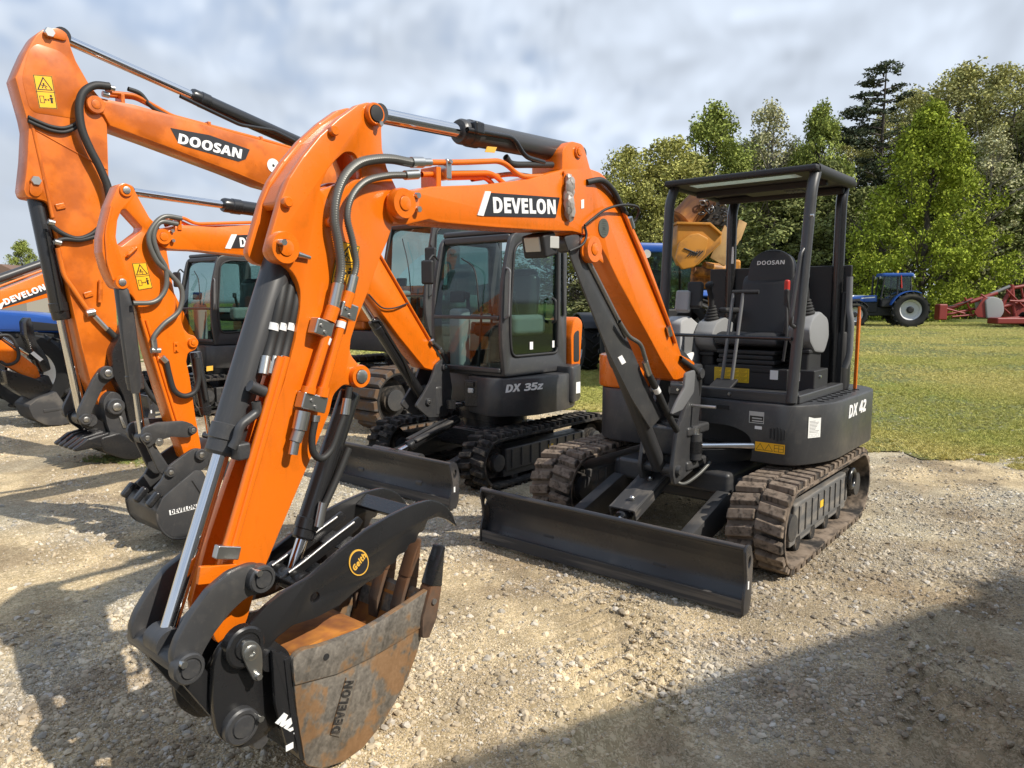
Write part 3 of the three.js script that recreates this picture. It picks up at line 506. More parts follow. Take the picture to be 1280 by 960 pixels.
function dozerBlade(parent, { half, fwd, y0 = .02, h = .37, mat }) {
  const prof = [], n = 9; for (let i = 0; i <= n; i++) { const t = i / n; prof.push([fwd - .055 * Math.sin(Math.PI * t) * 1.3 + .02 * t, y0 + t * h, .004]); }
  const back = prof.slice().reverse().map(p => [p[0] - .028, p[1], .004]);
  const b = part('dozer_blade', plate([...prof, ...back], half - .014, 2 * half - .028, { r: .004, bevel: .003 }), mat, parent);
  part('top_tube', rod(V(-half + .015, y0 + h, fwd + .005), V(half - .015, y0 + h, fwd + .005), .017), mat, b);
  part('cutting_edge', box(2 * half - .03, .085, .02, 0, y0 + .035, fwd + .012, .004), M.greyDusty, b);
  const end = [[fwd + .03, y0 - .01], [fwd + .028, y0 + .1, .05], [fwd - .005, y0 + h * .5, .1], [fwd + .03, y0 + h - .02], [fwd + .015, y0 + h + .02, .03], [fwd - .05, y0 + h + .012, .04], [fwd - .085, y0 + h - .09], [fwd - .075, y0 + .05], [fwd - .045, y0 - .01]];
  for (const s of [-1, 1]) part('end_plate', plate(end, s > 0 ? half : -half + .016, .016, { holes: [(() => { const e = new THREE.Path(); e.absellipse(fwd - .03, y0 + h - .085, .016, .034, 0, Math.PI * 2, true, .25); return e; })()] }), mat, b);
  part('sticker', box(.002, .045, .018, half + .002, y0 + h * .42, fwd - .02, .0005), M.white, b);
  return b;
}
// a logo board on the side of a boom: dark slanted field with a white bar and white lettering
function logo(fr, lat, parent, { field, bar, text, a, b, h, slant = 0 }) {
  const f = part('logo_board', plate(trace(fr, lat, field), lat + .004, .004, { r: .004, bevel: 0 }), M.logoDark, parent, 'dark field with white lettering');
  if (bar) part('logo_bar', plate(trace(fr, lat, bar), lat + .005, .004, { r: .002, bevel: 0 }), M.white, f);
  const A = fr.side(a[0], a[1], lat), B = fr.side(b[0], b[1], lat); part('lettering', letters(text, A, B, h, lat + .003, slant, .03), M.white, f); return f;
}
M.logoDark = std({ color: C(.022, .022, .026), roughness: .4 });

// ================================================================ the open-canopy excavator in front
const E1 = F1.place(thing('mini_excavator', 'orange mini excavator with open black canopy, grapple thumb and rusty bucket', 'excavator', 'orange excavators parked in a row'));
const CB = .10;                                  // the boom's centre line lies 10 cm to the left of the machine's axis
{
  const T = (lat, pts) => trace(F1, lat, pts), P = (lat, px, py, l2) => pt(F1, lat, px, py, l2);
  // ---- tracks and blade
  for (const s of [1, -1]) {
    const l0 = s > 0 ? .61 : -.98, l1 = s > 0 ? .98 : -.61;
    track(E1, { l0, l1, half: .74, R: .29, mat: M.trackMud, n: 44, lugH: .034, lugD: .078 });
    const f = underframe(E1, { l0, l1, half: .74, R: .29, mat: M.frameDust, panelH: .24 });
    if (s > 0) { part('sticker', box(.002, .05, .07, l1 - .052, .31, .1, .0005), M.yellow, f); part('tow_ring', new THREE.TorusGeometry(.07, .02, 8, 20).rotateY(Math.PI / 2).translate(l1 - .04, .36, -.60), M.black, f); }
  }
  part('centre_frame', [box(1.15, .22, .9, 0, .38, 0, .03), box(.9, .16, 1.1, 0, .46, .05, .03), rod(V(0, .45, 0), V(0, .66, 0), .4, .4, 32)], M.grey, E1);
  const bl = dozerBlade(E1, { half: .98, fwd: 1.573, mat: M.bladePaint });
  for (const s of [-1, 1]) part('blade_arm', plate([[.45, .33], [.62, .42], [1.52, .16], [1.52, .06], [1.4, .04], [.5, .24]], s * .42 + .045, .09, { r: .02 }), M.greyDusty, E1);
  part('blade_bracket', [box(.16, .14, .08, 0, .2, 1.425, .02), box(.05, .2, .08, .1, .22, 1.425, .02), box(.05, .2, .08, -.1, .22, 1.425, .02)], M.greyDusty, bl);
  const bc = ram(E1, V(0, .55, .62), V(0, .24, 1.42), .05, .028, .82, { barrel: M.black }, 'blade_cylinder');
  { const g = box(.19, .014, .50, 0, 0, 0, .004); const gs = [g, box(.014, .075, .50, .095, -.035, 0, .004), box(.014, .075, .50, -.095, -.035, 0, .004)]; const a = Math.atan2(.31, .85); gs.forEach(q => { q.rotateX(a); q.translate(0, .545 - .10, .62 + .42); }); const cg = part('cylinder_guard', gs, M.greyDusty, bc);
    for (const q of [-.12, .14]) part('bolt', turned(V(.02, .455 - q * Math.sin(a) + .0, 1.04 + q * Math.cos(a)), V(.02, .480 - q * Math.sin(a), 1.045 + q * Math.cos(a)), [[0, 0], [.018, 0], [.018, .7], [.012, 1], [0, 1]], 12), M.zinc, cg); }
  part('blade_hose', tube([V(.06, .56, .70), V(.12, .52, .82), V(.2, .47, .80), V(.26, .52, .70), V(.3, .6, .58)], .013), M.hoseGuard, E1);
  // ---- house
  const plan = [[-.30, .30], [.1, .30], [.14, .46, .04], [.82, .46, .13], [.99, .10, .20], [.99, -1.02, .25], [.72, -1.25, .3], [-.72, -1.25, .3], [-.95, -.95, .3], [-.95, .0, .3], [-.74, .40, .25], [-.36, .40, .05]];
  const cut = new Brush(faceShape([[-.35, .55], [.46, .55], [.55, .62, .12], [.55, .80, .14], [.40, .86, .12], [-.35, .86]], .8, .75, { r: .01, bevel: 0 })); cut.updateMatrixWorld();
  const bodyB = new Brush(slab(plan, .62, 1.035, { r: .03, bevel: .014 })); bodyB.updateMatrixWorld();
  const ev = new Evaluator(); ev.attributes = ['position', 'normal', 'uv']; const bodyG = ev.evaluate(bodyB, cut, SUBTRACTION).geometry; bodyG.clearGroups && bodyG.clearGroups();
  const body = part('upper_body', bodyG, M.grey, E1);
  part('cavity_wall', box(.9, .26, .02, .05, .73, .06, .004), M.plastic, body);
  for (let i = 0; i < 5; i++) part('vent_slot', box(.011, .10 - Math.abs(i - 2) * .016, .008, .675 + i * .024, .835, .463, .003), M.plastic, body);
  part('recess', box(.09, .028, .006, .33, .985, .462, .003), M.plastic, body);
  part('name_plate', new THREE.PlaneGeometry(.105, .082).translate(.575, .935, .463), plateMat, body);
  part('sticker', new THREE.PlaneGeometry(.05, .022).translate(.59, .865, .463), M.white, body);
  part('warning_sticker', new THREE.PlaneGeometry(.205, .066).translate(.675, .735, .4632), warnWide, body);
  panel(.115, .155, specMat, 'spec_sticker', body, V(.9085, .885, .2818), 1.13);
  part('lettering', [letters('DX', [-.22, .885], [-.44, .885], .095, .991, .12, .03), letters('42', [-.49, .888], [-.68, .888], .095, .991, .12, .03)], M.white, body, 'white raised model lettering');
  part('step_tread', (() => { const a = []; for (let i = 0; i < 9; i++) for (let j = 0; j < 3; j++) a.push(box(.05, .006, .018, .76 + j * .065, 1.038, .1 - i * .11 + (j % 2) * .05, .002)); return a; })(), M.black, body);
  const sill = part('floor_sill', [box(1.10, .075, .09, .26, 1.072, .36, .01), box(.09, .06, 1.1, .78, 1.066, -.2, .01), box(1.05, .02, 1.0, .26, 1.05, -.15, .004)], M.grey, E1);
  for (const q of [-.05, .35]) part('bolt', turned(V(q, 1.075, .404), V(q, 1.075, .418), [[0, 0], [.014, 0], [.01, 1], [0, 1]], 10), M.zinc, sill);
  part('floor_mat', slab([[-.26, .3], [.72, .3], [.72, -.65], [-.26, -.65]], 1.061, 1.072, { bevel: .002 }), M.plastic, E1);
  // engine cover behind, orange flank
  part('engine_cover', [slab([[-.84, -.64], [.84, -.64, .06], [.80, -1.0, .2], [.6, -1.2, .25], [-.6, -1.2, .25], [-.84, -1.0, .2]], 1.036, 1.50, { bevel: .02 })], M.plastic, E1);
  part('rear_panel', [box(1.16, .78, .03, .26, 1.62, -.69, .01), box(.03, .75, .2, .80, 1.43, -.74, .01)], M.plastic, E1);
  part('side_cover', plate([[-.80, 1.04], [-.83, 1.04], [-.84, 1.60, .02], [-.81, 1.70, .02], [-.795, 1.58, .03], [-.795, 1.04]], .885, .022, { r: .01 }), M.orange, E1);
  part('tank_cover', slab([[-.90, .2, .1], [-.76, .35, .1], [-.45, .35, .05], [-.45, -.6], [-.90, -.6]], 1.036, 1.30, { bevel: .02 }), M.orange, E1);
  // ---- canopy
  const can = part('canopy_roof', [box(1.13, .045, .09, .27, 2.622, .205, .018), box(1.13, .045, .74, .27, 2.622, -.35, .018), box(.17, .044, .20, -.21, 2.622, .10, .004), box(.17, .044, .20, .75, 2.622, .10, .004)], M.plastic, E1);
  part('roof_rail', [bent([V(.80, 2.62, .19), V(.80, 2.63, -.66)], .042, 14), bent([V(-.26, 2.62, .19), V(-.26, 2.61, -.66)], .036, 14), box(1.0, .05, .05, .27, 2.58, -.2, .01), box(1.0, .06, .06, .27, 2.575, -.62, .02), box(.5, .03, .22, .35, 2.585, -.40, .01)], M.plastic, can);
  part('sunroof', box(.80, .006, .15, .27, 2.604, .09, .002), M.diffuser, can);
  part('grille', (() => { const a = []; for (let i = 0; i < 6; i++) a.push(box(.012, .01, .12, .42 + i * .022, 2.567, -.4, .002)); return a; })(), M.midGrey, can);
  const posts = [[.785, .40, 1.05, .80, .20], [-.26, .30, 1.05, -.27, .18], [.745, -.67, 1.05, .745, -.65], [-.13, -.68, 1.05, -.13, -.66]];
  posts.forEach(([l0, f0, y0, l1, f1], i) => { const p = part('canopy_post', bent([V(l0, y0, f0), V(mix(l0, l1, .9), mix(y0, 2.6, .93), mix(f0, f1, .9)), V(l1 + (l1 > .3 ? -.0 : .02), 2.62, f1 - .05)], i < 2 ? .037 : .042, 14), i < 2 ? M.grey : M.black, E1);
    if (i === 0) { part('grab_handle', bent([V(.775, 1.56, .37), V(.755, 1.58, .40), V(.765, 1.62, .42), V(.78, 2.05, .33), V(.79, 2.09, .29)], .014), M.grey, p); part('bolt', bolt(.29, 2.30, .82, .012, .02), M.zinc, p); }
    if (i === 3) part('sticker', box(.03, .14, .003, -.11, 2.12, -.632, .0005), M.white, p); });
  part('guard_bar', rod(V(-.27, 1.48, .30), V(.76, 1.48, .38), .013), M.black, E1);
  part('grab_rail', bent([V(.84, 1.22, -.62), V(.87, 1.32, -.62), V(.87, 1.58, -.62), V(.845, 1.68, -.63), V(.84, 1.92, -.63)], .024, 12), M.midGrey, E1);
  // ---- seat
  const seat = part('seat', [(() => { const g = plate([[-.02, 1.40], [-.03, 1.47, .04], [-.1, 1.50, .04], [-.42, 1.47, .05], [-.5, 1.40, .03], [-.3, 1.36]], .52, .50, { r: .03, bevel: .03 }); return g; })()], M.seat, E1);
  part('backrest', plate([[-.42, 1.46, .04], [-.50, 1.90, .1], [-.56, 1.96], [-.66, 1.93], [-.60, 1.42, .05]], .51, .48, { r: .04, bevel: .05 }), M.seat, seat);
  part('headrest', (() => { const s = faceShape([[.07, 1.86], [.46, 1.86], [.44, 2.10, .09], [.33, 2.17, .08], [.20, 2.17, .08], [.09, 2.10, .09]], 0, .10, { r: .03, bevel: .02 }); s.rotateX(-.14); s.translate(0, 0, -.24); return s; })(), M.seat, seat);
  part('lettering', (() => { const s = lettersFront('DOOSAN', .155, .375, 2.045, .034, .001); s.rotateX(-.14); s.translate(0, 0, -.238); return s; })(), M.white, seat);
  part('suspension_boot', [0, 1, 2, 3, 4].map(k => box(.46 - (k % 2) * .03, .035, .42, .27, 1.345 - k * .037, -.26, .012)), M.plastic, seat);
  const bs = part('seat_base', [box(.66, .16, .46, .27, 1.15, -.28, .01), box(.20, .16, .32, .68, 1.15, -.25, .01)], M.plastic, E1);
  part('instruction_sticker', new THREE.PlaneGeometry(.28, .11).translate(.17, 1.165, -.047), seatLabel, bs); part('sticker', new THREE.PlaneGeometry(.06, .07).translate(.50, 1.185, -.047), M.white, bs); part('sticker', new THREE.PlaneGeometry(.075, .075).translate(.64, 1.185, -.0885), specMat, bs); part('bolt', bolt(-.2, 1.18, .78, .012), M.zinc, bs);
  for (const s of [0, 1]) { const l = s ? .60 : -.06; const a = part('armrest', box(.08, .045, .27, l + (s ? -.05 : .07), 1.66, -.34, .02), M.plastic, seat); part('armrest_post', rod(V(l + (s ? -.05 : .07), 1.64, -.44), V(l + (s ? -.03 : .05), 1.42, -.50), .018), M.plastic, a); }
  for (const [l, y] of [[.665, 0], [-.075, -.05]]) {
    const c = part('control_console', plate([[-.07, 1.44 + y], [-.04, 1.53 + y, .03], [-.12, 1.62 + y, .04], [-.28, 1.66 + y, .04], [-.48, 1.60 + y, .05], [-.52, 1.46 + y, .05], [-.42, 1.34 + y, .05], [-.20, 1.36 + y, .03]], l + .08, .16, { r: .03, bevel: .014 }), M.consoleGrey, E1);
    part('console_leg', [box(.11, .26, .30, l, 1.24 + y, -.28, .02), box(.13, .03, .34, l, 1.365 + y, -.28, .01)], M.plastic, c);
    const b = part('joystick_boot', [0, 1, 2, 3, 4, 5].map(k => turned(V(l, 1.62 + y + k * .022, -.20), V(l, 1.642 + y + k * .022, -.195), [[.066 - k * .0075, 0], [.07 - k * .0075, .5], [.058 - k * .0075, 1]], 20)), M.rubber, c);
    part('joystick', [tube([V(l, 1.73 + y, -.19), V(l, 1.80 + y, -.18), V(l - .005, 1.86 + y, -.155), V(l, 1.90 + y, -.135)], .021), box(.055, .05, .075, l, 1.91 + y, -.135, .02, [.4, 0, 0])], M.plastic, b);
  }
  part('lock_lever', [tube([V(.60, 1.30, .06), V(.61, 1.5, .04), V(.585, 1.72, .0)], .011), box(.035, .12, .04, .582, 1.76, -.01, .012)], M.plastic, E1); part('lever_grip', box(.036, .085, .042, .578, 1.845, -.022, .014), M.red, E1);
  const twr = part('side_tower', [plate([[.16, 1.06], [.17, 1.58, .04], [.02, 1.62, .05], [-.28, 1.50, .06], [-.3, 1.06]], -.16, .16, { r: .02, bevel: .015 }), box(.03, .16, .2, -.15, 1.2, .05, .01)], M.lightGrey, E1);
  part('cubby', box(.006, .2, .2, -.158, 1.36, .04, .02), M.midGrey, twr); part('pocket', plate([[.17, 1.1], [.18, 1.30], [-.02, 1.33], [-.06, 1.1]], -.135, .03, { r: .01 }), M.white, twr);
  const mon = part('monitor', box(.11, .17, .09, -.20, 1.73, .06, .02, [-.2, .2, 0]), M.lightGrey, E1); part('screen_hood', box(.12, .21, .07, -.13, 1.78, -.0, .02, [-.2, .2, 0]), M.plastic, mon);
  for (const l of [.19, .265]) { const v = part('travel_lever', bent([V(l, 1.11, .18), V(l + .015, 1.42, .14), V(l + .02, 1.80, .06)], .013), M.midGrey, E1); part('handle', rod(V(l + .01, 1.80, .06), V(l + .13, 1.80, .04), .017), M.plastic, v); part('pedal', box(.095, .022, .17, l, 1.12, .24, .008, [.35, 0, 0]), M.plastic, v); }
  part('pedal', box(.12, .018, .14, -.02, 1.11, .25, .006, [.2, 0, 0]), M.plastic, E1); part('blade_lever', tube([V(.57, 1.5, -.02), V(.60, 1.66, -.0), V(.59, 1.78, .01)], .01), M.plastic, E1);
  // ---- swing post
  const sp = part('swing_bracket', [rod(V(CB, .52, .78), V(CB, .90, .78), .075, .075, 28), box(.30, .07, .34, CB, .60, .66, .02), box(.30, .07, .34, CB, .84, .66, .02),
    plate([[.70, .56], [.98, .50, .03], [1.02, .60, .05], [.96, .86], [.82, 1.05], [.72, 1.30, .05], [.60, 1.30, .05], [.62, 1.05]], CB + .135, .03, { r: .03 }), plate([[.70, .56], [.98, .50, .03], [1.02, .60, .05], [.96, .86], [.82, 1.05], [.72, 1.30, .05], [.60, 1.30, .05], [.62, 1.05]], CB - .105, .03, { r: .03 }), box(.26, .2, .10, CB, .78, .86, .02)], M.grey, E1);
  part('boom_foot_pin', pin(.66, 1.235, CB - .16, CB + .16, .04), M.grey, sp); part('lower_pin', pin(.95, .60, CB - .15, CB + .16, .035), M.grey, sp); part('lock_pin', rod(V(CB + .1, 1.02, .76), V(CB + .30, 1.02, .74), .011), M.zinc, sp);
  { const lug = part('swing_lug', [box(.12, .16, .11, CB + .11, .73, .70, .03), rod(V(CB + .15, .64, .72), V(CB + .15, .82, .72), .045)], M.grey, E1); part('pin', rod(V(CB + .15, .82, .72), V(CB + .15, .86, .72), .028), M.zinc, lug); }
  ram(E1, V(.86, .73, .16), V(.25, .73, .72), .05, .027, .44, { barrel: M.black, axis: V(0, 1, 0), eye: .05 }, 'swing_cylinder');
  // ---- boom
  const lb = CB + .10, WB = .20;
  const boomPts = [[486, 262, .02], [488, 244, .03], [500, 236, .03], [520, 238], [538, 233], [600, 231], [660, 224], [703, 212], [703, 186, .03], [714, 176, .03], [729, 180, .03], [734, 196], [738, 211], [752, 216, .04], [764, 230, .05], [776, 254], [791, 282], [807, 317], [826, 368], [840, 408], [852, 444], [868, 452, .03], [872, 468, .03], [858, 478, .03], [842, 474], [826, 448], [810, 418], [789, 380], [774, 353], [762, 328], [751, 307, .06], [736, 294, .05], [716, 289], [681, 288], [616, 284], [550, 278], [537, 274], [508, 281], [494, 279, .02]];
  const boom = part('boom', plate(T(lb, boomPts), lb, WB, { r: .008, bevel: .006 }), M.orange, E1);
  boss(F1, 'pivot_boss', 499, 255, lb, .062, .028, .035, M.orange, boom);
  part('keeper_plate', [plate(T(lb, [[502, 246], [522, 241], [522, 264], [504, 262]]), lb + .012, .014, { r: .012 })], M.orange, boom); for (const [x, y] of [[518, 245], [519, 262]]) { const c = F1.side(x, y, lb); part('bolt', bolt(c[0], c[1], lb + .012, .014, .016), M.zinc, boom); }
  boss(F1, 'cylinder_boss', 734, 312, lb - .02, .075, .032, .05, M.orange, boom);
  part('boom_gusset', plate(T(lb, [[728, 302], [738, 300], [752, 318], [754, 330], [744, 322], [734, 328], [726, 318]]), lb + .006, .012, { r: .02 }), M.orange, boom);
  boss(F1, 'bracket_boss', 722, 190, lb, .032, .020, .012, M.orange, boom, M.orange);
  part('gauge_disc', (() => { const c = F1.side(754, 285, lb), g = new THREE.CylinderGeometry(.052, .052, .004, 28).rotateZ(-Math.PI / 2); g.translate(lb + .003, c[1], c[0]); return g; })(), gaugeMat, boom);
  part('sticker', plate(T(lb, [[726, 250], [729.5, 249], [729.5, 260], [726, 261]]), lb + .003, .003, { r: .001, bevel: 0 }), M.white, boom);
  logo(F1, lb, boom, { field: [[613, 241], [699, 247], [694, 272], [604, 270]], bar: [[606, 239], [613, 239.5], [603.5, 270], [596, 269]], text: 'DEVELON', a: [616, 266.5], b: [694, 268], h: .073 });
  // pipes on the boom
  const lp = lb - .02;
  const pipes = [
    [[535, 203], [577, 203], [628, 201], [650, 221], [700, 220], [738, 219]], [[527, 218], [560, 217], [615, 216], [636, 235], [662, 229], [700, 226], [736, 222]], [[560, 222], [608, 221], [622, 239], [650, 243], [690, 233], [715, 229]], [[590, 224], [640, 217], [690, 225], [722, 225]]];
  pipes.forEach((p, i) => part('hydraulic_pipe', bent(p.map(q => P(lp - i * .028, q[0], q[1])), .0125), M.orange, boom));
  for (const [x, y] of [[558, 212], [700, 224]]) { const c = F1.side(x, y, lp); part('pipe_clamp', [box(.06, .085, .03, lp - .01, c[1], c[0], .006), bolt(c[0], c[1] + .03, lp + .02, .01, .012)], x < 600 ? M.zinc : M.orange, boom); }
  part('pipe_bracket', box(.10, .12, .03, lp - .05, F1.side(549, 226, lp)[1], F1.side(549, 226, lp)[0], .006), M.orange, boom);
  for (let i = 0; i < 4; i++) { const l = lb + .012 - i * .045, o = i * 6; part('hydraulic_pipe', bent([P(lb, 776 + o * .5, 262, l), P(lb, 784 + o, 282, l), P(lb, 801 + o * .9, 322, l), P(lb, 834 + o * .7, 404, l), P(lb, 842 + o * .5, 428, l)], .0115), M.orange, boom); }
  for (const [x, y] of [[784, 272], [832, 408]]) for (let i = 0; i < 3; i++) { const p = P(lb, x + i * 5, y + i * 2, lb + .015 - i * .045); part('pipe_union', rod(p, p.clone().add(V(0, -.06, -.035)), .018, .018, 8), M.zinc, boom); }
  for (let i = 0; i < 3; i++) part('hydraulic_hose', tube([P(lb, 733, 228 + i * 5, lb + .0 - i * .05), P(lb, 748, 226 + i * 3, lb + .02 - i * .05), P(lb, 762, 238 + i, lb + .02 - i * .05), P(lb, 772, 255, lb + .015 - i * .045), P(lb, 780, 268, lb + .012 - i * .045)], .017), M.hose, boom);
  part('work_light_cable', tube([P(lb, 728, 282, lb + .015), P(lb, 735, 274, lb + .03), P(lb, 752, 262, lb + .03), P(lb, 770, 257, lb + .05), P(lb, 788, 260, lb + .05), P(lb, 793, 272, lb + .02), P(lb, 790, 280, lb)], .007), M.hose, boom);
  part('work_light_cable', tube([P(lb, 728, 283, lb + .015), P(lb, 729, 295, lb + .02), P(lb, 724, 306, lb + .02), P(lb, 712, 314, lb)], .007), M.hose, boom);
  { const c = F1.side(708, 243, lb), gs = []; for (let i = 0; i < 9; i++) { const g = new THREE.IcosahedronGeometry(rr(.018, .036), 1); const p = g.attributes.position; for (let k = 0; k < p.count; k++) { const n = .75 + .5 * vn(p.getX(k) * 60 + i * 5, p.getY(k) * 60, p.getZ(k) * 60); p.setXYZ(k, p.getX(k) * n * .8, p.getY(k) * n * 1.5, p.getZ(k) * n); } g.computeVertexNormals(); g.translate(lb + .02 + rr(-.01, .012), c[1] + .07 - i * .02, c[0] + rr(-.018, .018)); gs.push(g); } part('plastic_bag', gs, phy({ color: C(.42, .38, .34), roughness: .3, clearcoat: .6, transmission: .25, thickness: 0 }), boom, 'crumpled clear plastic bag hanging over the logo'); }
  { const c = F1.side(684, 306, CB + .05), w = part('work_light', box(.15, .12, .11, CB + .0, c[1] - .0, c[0], .015, [.25, 0, 0]), M.plastic, E1); part('lens', box(.062, .062, .012, CB + .078, c[1] + .012, c[0] - .02, .005, [0, 1.25, 0]), M.lamp, w); part('lens', box(.10, .075, .012, CB, c[1] - .0, c[0] + .058, .005, [.25, 0, 0]), M.lamp, w); }
  // boom ram with its rod guard
  { const a = V(CB, .60, .95), b = P(CB, 716, 304, CB); ram(E1, a, b, .052, .028, .60, { barrel: M.grey, eye: .05, eyeW: .16 }, 'boom_cylinder');
    const g = part('rod_guard', plate(T(CB + .075, [[703, 296, .03], [722, 292, .03], [728, 318], [774, 404], [803, 470], [826, 520], [812, 536], [788, 498], [757, 436], [715, 330]]), CB + .085, .012, { r: .02 }), M.grey, E1); part('sticker', plate(T(CB + .09, [[773, 447], [778, 444], [783, 453], [778, 456]]), CB + .088, .003, { r: .001, bevel: 0 }), M.white, g);
    part('guard_flange', rod(P(CB + .085, 730, 318, CB + .09), P(CB + .085, 782, 420, CB + .09), .014), M.steel, g);
    part('hydraulic_hose', tube([P(CB + .12, 774, 402), P(CB + .12, 786, 420), P(CB + .12, 800, 430), P(CB + .12, 806, 446), P(CB + .12, 810, 460)], .013), M.hoseGuard, E1); part('hose_fitting', rod(P(CB + .12, 806, 452), P(CB + .12, 812, 470), .02), M.zinc, E1);
    part('hydraulic_hose', tube([P(CB + .12, 811, 468), P(CB + .12, 822, 490), P(CB + .12, 836, 520), P(CB + .12, 846, 538)], .022), M.hose, E1); part('hose_tag', rod(P(CB + .12, 819, 484), P(CB + .12, 822, 490), .0235), M.white, E1);
    for (let i = 0; i < 5; i++) part('hydraulic_hose', tube([P(CB - .05 + i * .04, 842 + i * 2, 436 + i * 3), P(CB - .05 + i * .045, 858 + i * 3, 448 + i * 4), P(CB - .05 + i * .045, 866 + i * 2, 480), P(CB - .02 + i * .03, 854 + i * 3, 515), P(CB - .02 + i * .03, 846, 545)], .019), M.hose, E1);
    part('hose_bracket', plate(T(CB + .16, [[856, 466, .03], [868, 462, .03], [866, 490], [852, 512], [838, 518], [846, 500], [854, 486]]), CB + .17, .02, { r: .02 }), M.midGrey, E1); }
  // ---- arm
  const la = CB + .08, WA = .16;
  const outline = [[447, 131], [462, 127, .02], [474, 133, .03], [480, 147, .03], [477, 162], [478, 186], [484, 210], [498, 240], [496, 262], [490, 285], [484, 303], [475, 323], [460, 366], [447, 398], [439, 424], [437, 442, .03], [447, 454, .03], [457, 464, .03], [456, 478, .03], [444, 484, .03], [430, 480, .02], [417, 493, .02], [412, 516], [388, 575], [347, 672], [318, 742], [309, 776, .02], [296, 800, .03], [272, 806, .03], [266, 792], [262, 765], [283, 685], [308, 610], [322, 570], [338, 530], [356, 475], [369, 425], [375, 386], [376, 362, .05], [368, 342, .05], [356, 331], [342, 328, .03], [333, 316, .03], [337, 300], [344, 275], [352, 247], [362, 222], [379, 196], [400, 170], [425, 147]];
  const hole = [[402, 230], [400, 238], [417, 232], [436, 224], [452, 224], [452, 212, .02], [444, 191, .02], [432, 189, .02], [420, 200], [410, 212]];
  const O = T(la, outline), Hh = T(la, hole).reverse();
  const arm = part('arm', [plate(O, la, .035, { r: .006, bevel: .005, holes: [Hh] }), plate(O, la - WA + .035, .035, { r: .006, bevel: .005, holes: [Hh] }),
    plate(T(la, [[425, 470], [440, 440], [455, 380], [476, 318], [488, 290], [492, 262], [475, 236], [440, 250], [430, 290], [415, 350], [395, 440], [360, 520], [335, 585], [305, 670], [275, 770], [285, 795], [305, 780], [345, 672], [386, 575]]), la - .034, WA - .069, { r: .01, bevel: 0 }),
    plate(T(la, [[352, 252], [362, 228], [380, 201], [401, 175], [426, 152], [448, 137], [452, 145], [430, 160], [405, 184], [386, 208], [368, 236], [358, 262]]), la - .034, WA - .069, { r: .01, bevel: 0 })], M.orange, E1);
  boss(F1, 'pivot_boss', 466, 143, la, .042, .030, .022, M.orange, arm, M.plastic); boss(F1, 'cylinder_boss', 352, 310, la, .058, .028, .028, M.orange, arm);
  { const c = F1.side(344, 304, la); part('bolt', bolt(c[0], c[1], la + .028, .013, .03), M.zinc, arm); const d = F1.side(370, 318, la); part('grease_nipple', rod(V(la + .01, d[1], d[0]), V(la + .012, d[1] - .01, d[0] - .05), .012, .007, 10), M.zinc, arm); const e = F1.side(470, 156, la); part('bolt', bolt(e[0], e[1], la + .02, .011, .014), M.zinc, arm); }
  for (const [x, y] of [[415, 164], [357, 253], [411, 278]]) { const c = F1.side(x, y, la); part('tie_boss', turned(V(la - .002, c[1], c[0]), V(la + .022, c[1], c[0]), [[0, 0], [.019, 0], [.019, .8], [.015, 1], [0, 1]], 18), M.orange, arm); }
  boss(F1, 'thumb_boss', 446, 470, la - .01, .046, .026, .03, M.orange, arm, M.zinc);
  sticker('warning_sticker', warnMat, F1, la + .003, [[424, 300], [450, 308], [441, 354], [413, 354]], arm);
  const hl = la + .038;
  part('guarded_hose', ridged([[528, 204], [512, 203], [490, 199], [470, 199], [447, 205], [430, 222], [420, 248], [418, 276], [423, 306], [426, 337], [423, 356]].map(q => P(hl, q[0], q[1])), .0195), M.hoseGuard, arm);
  part('guarded_hose', ridged([[520, 219], [506, 219], [482, 220], [455, 228], [439, 247], [434, 270], [441, 303], [445, 331], [442, 346]].map(q => P(hl, q[0], q[1])), .0145), M.hoseGuard, arm);
  for (const [x0, y0, x1, y1, r, m] of [[514, 203, 528, 203, .022, 'zinc'], [528, 203, 538, 203, .016, 'zinc'], [506, 219, 522, 218, .019, 'zinc'], [423, 355, 417, 384, .022, 'zinc'], [417, 384, 411, 402, .025, 'orange'], [442, 345, 437, 366, .02, 'zinc'], [437, 366, 431, 384, .023, 'orange'], [409, 422, 406, 430, .018, 'white'], [427, 402, 425, 410, .018, 'white'], [387, 484, 385, 492, .026, 'orange'], [404, 484, 402, 496, .026, 'orange'], [379, 514, 374, 537, .027, 'zinc'], [374, 537, 369, 552, .022, 'steel'], [369, 552, 366, 568, .017, 'zinc'], [395, 519, 394, 527, .016, 'zinc']])
    part('hose_fitting', rod(P(hl, x0, y0), P(hl, x1, y1), r, r, 12), M[m], arm);
  part('hydraulic_pipe', rod(P(hl, 408, 420), P(hl, 387, 488), .0185), M.orange, arm); part('hydraulic_pipe', rod(P(hl, 428, 400), P(hl, 403, 490), .0165), M.orange, arm);
  for (const [x, y, w, h] of [[403, 410, .075, .06], [434, 389, .075, .06], [391, 503, .105, .06]]) { const c = F1.side(x, y, hl); const k = part('clamp_block', box(.05, h, w, hl - .008, c[1], c[0], .006, [-.32, 0, 0]), M.zinc, arm); for (const s of [-.4, .3]) part('bolt', bolt(c[0] + .01 + s * .02, c[1] + s * .035, hl + .016, .007, .006), M.steel, k); }
  part('thumb_hose', tube([[394, 525], [390, 548], [392, 566], [402, 573], [414, 562], [424, 536], [431, 515], [437, 484]].map(q => P(hl, q[0], q[1])), .0135), M.hose, arm); part('hose_fitting', rod(P(hl, 431, 518), P(hl, 434, 498), .018, .016, 10), M.zinc, arm);
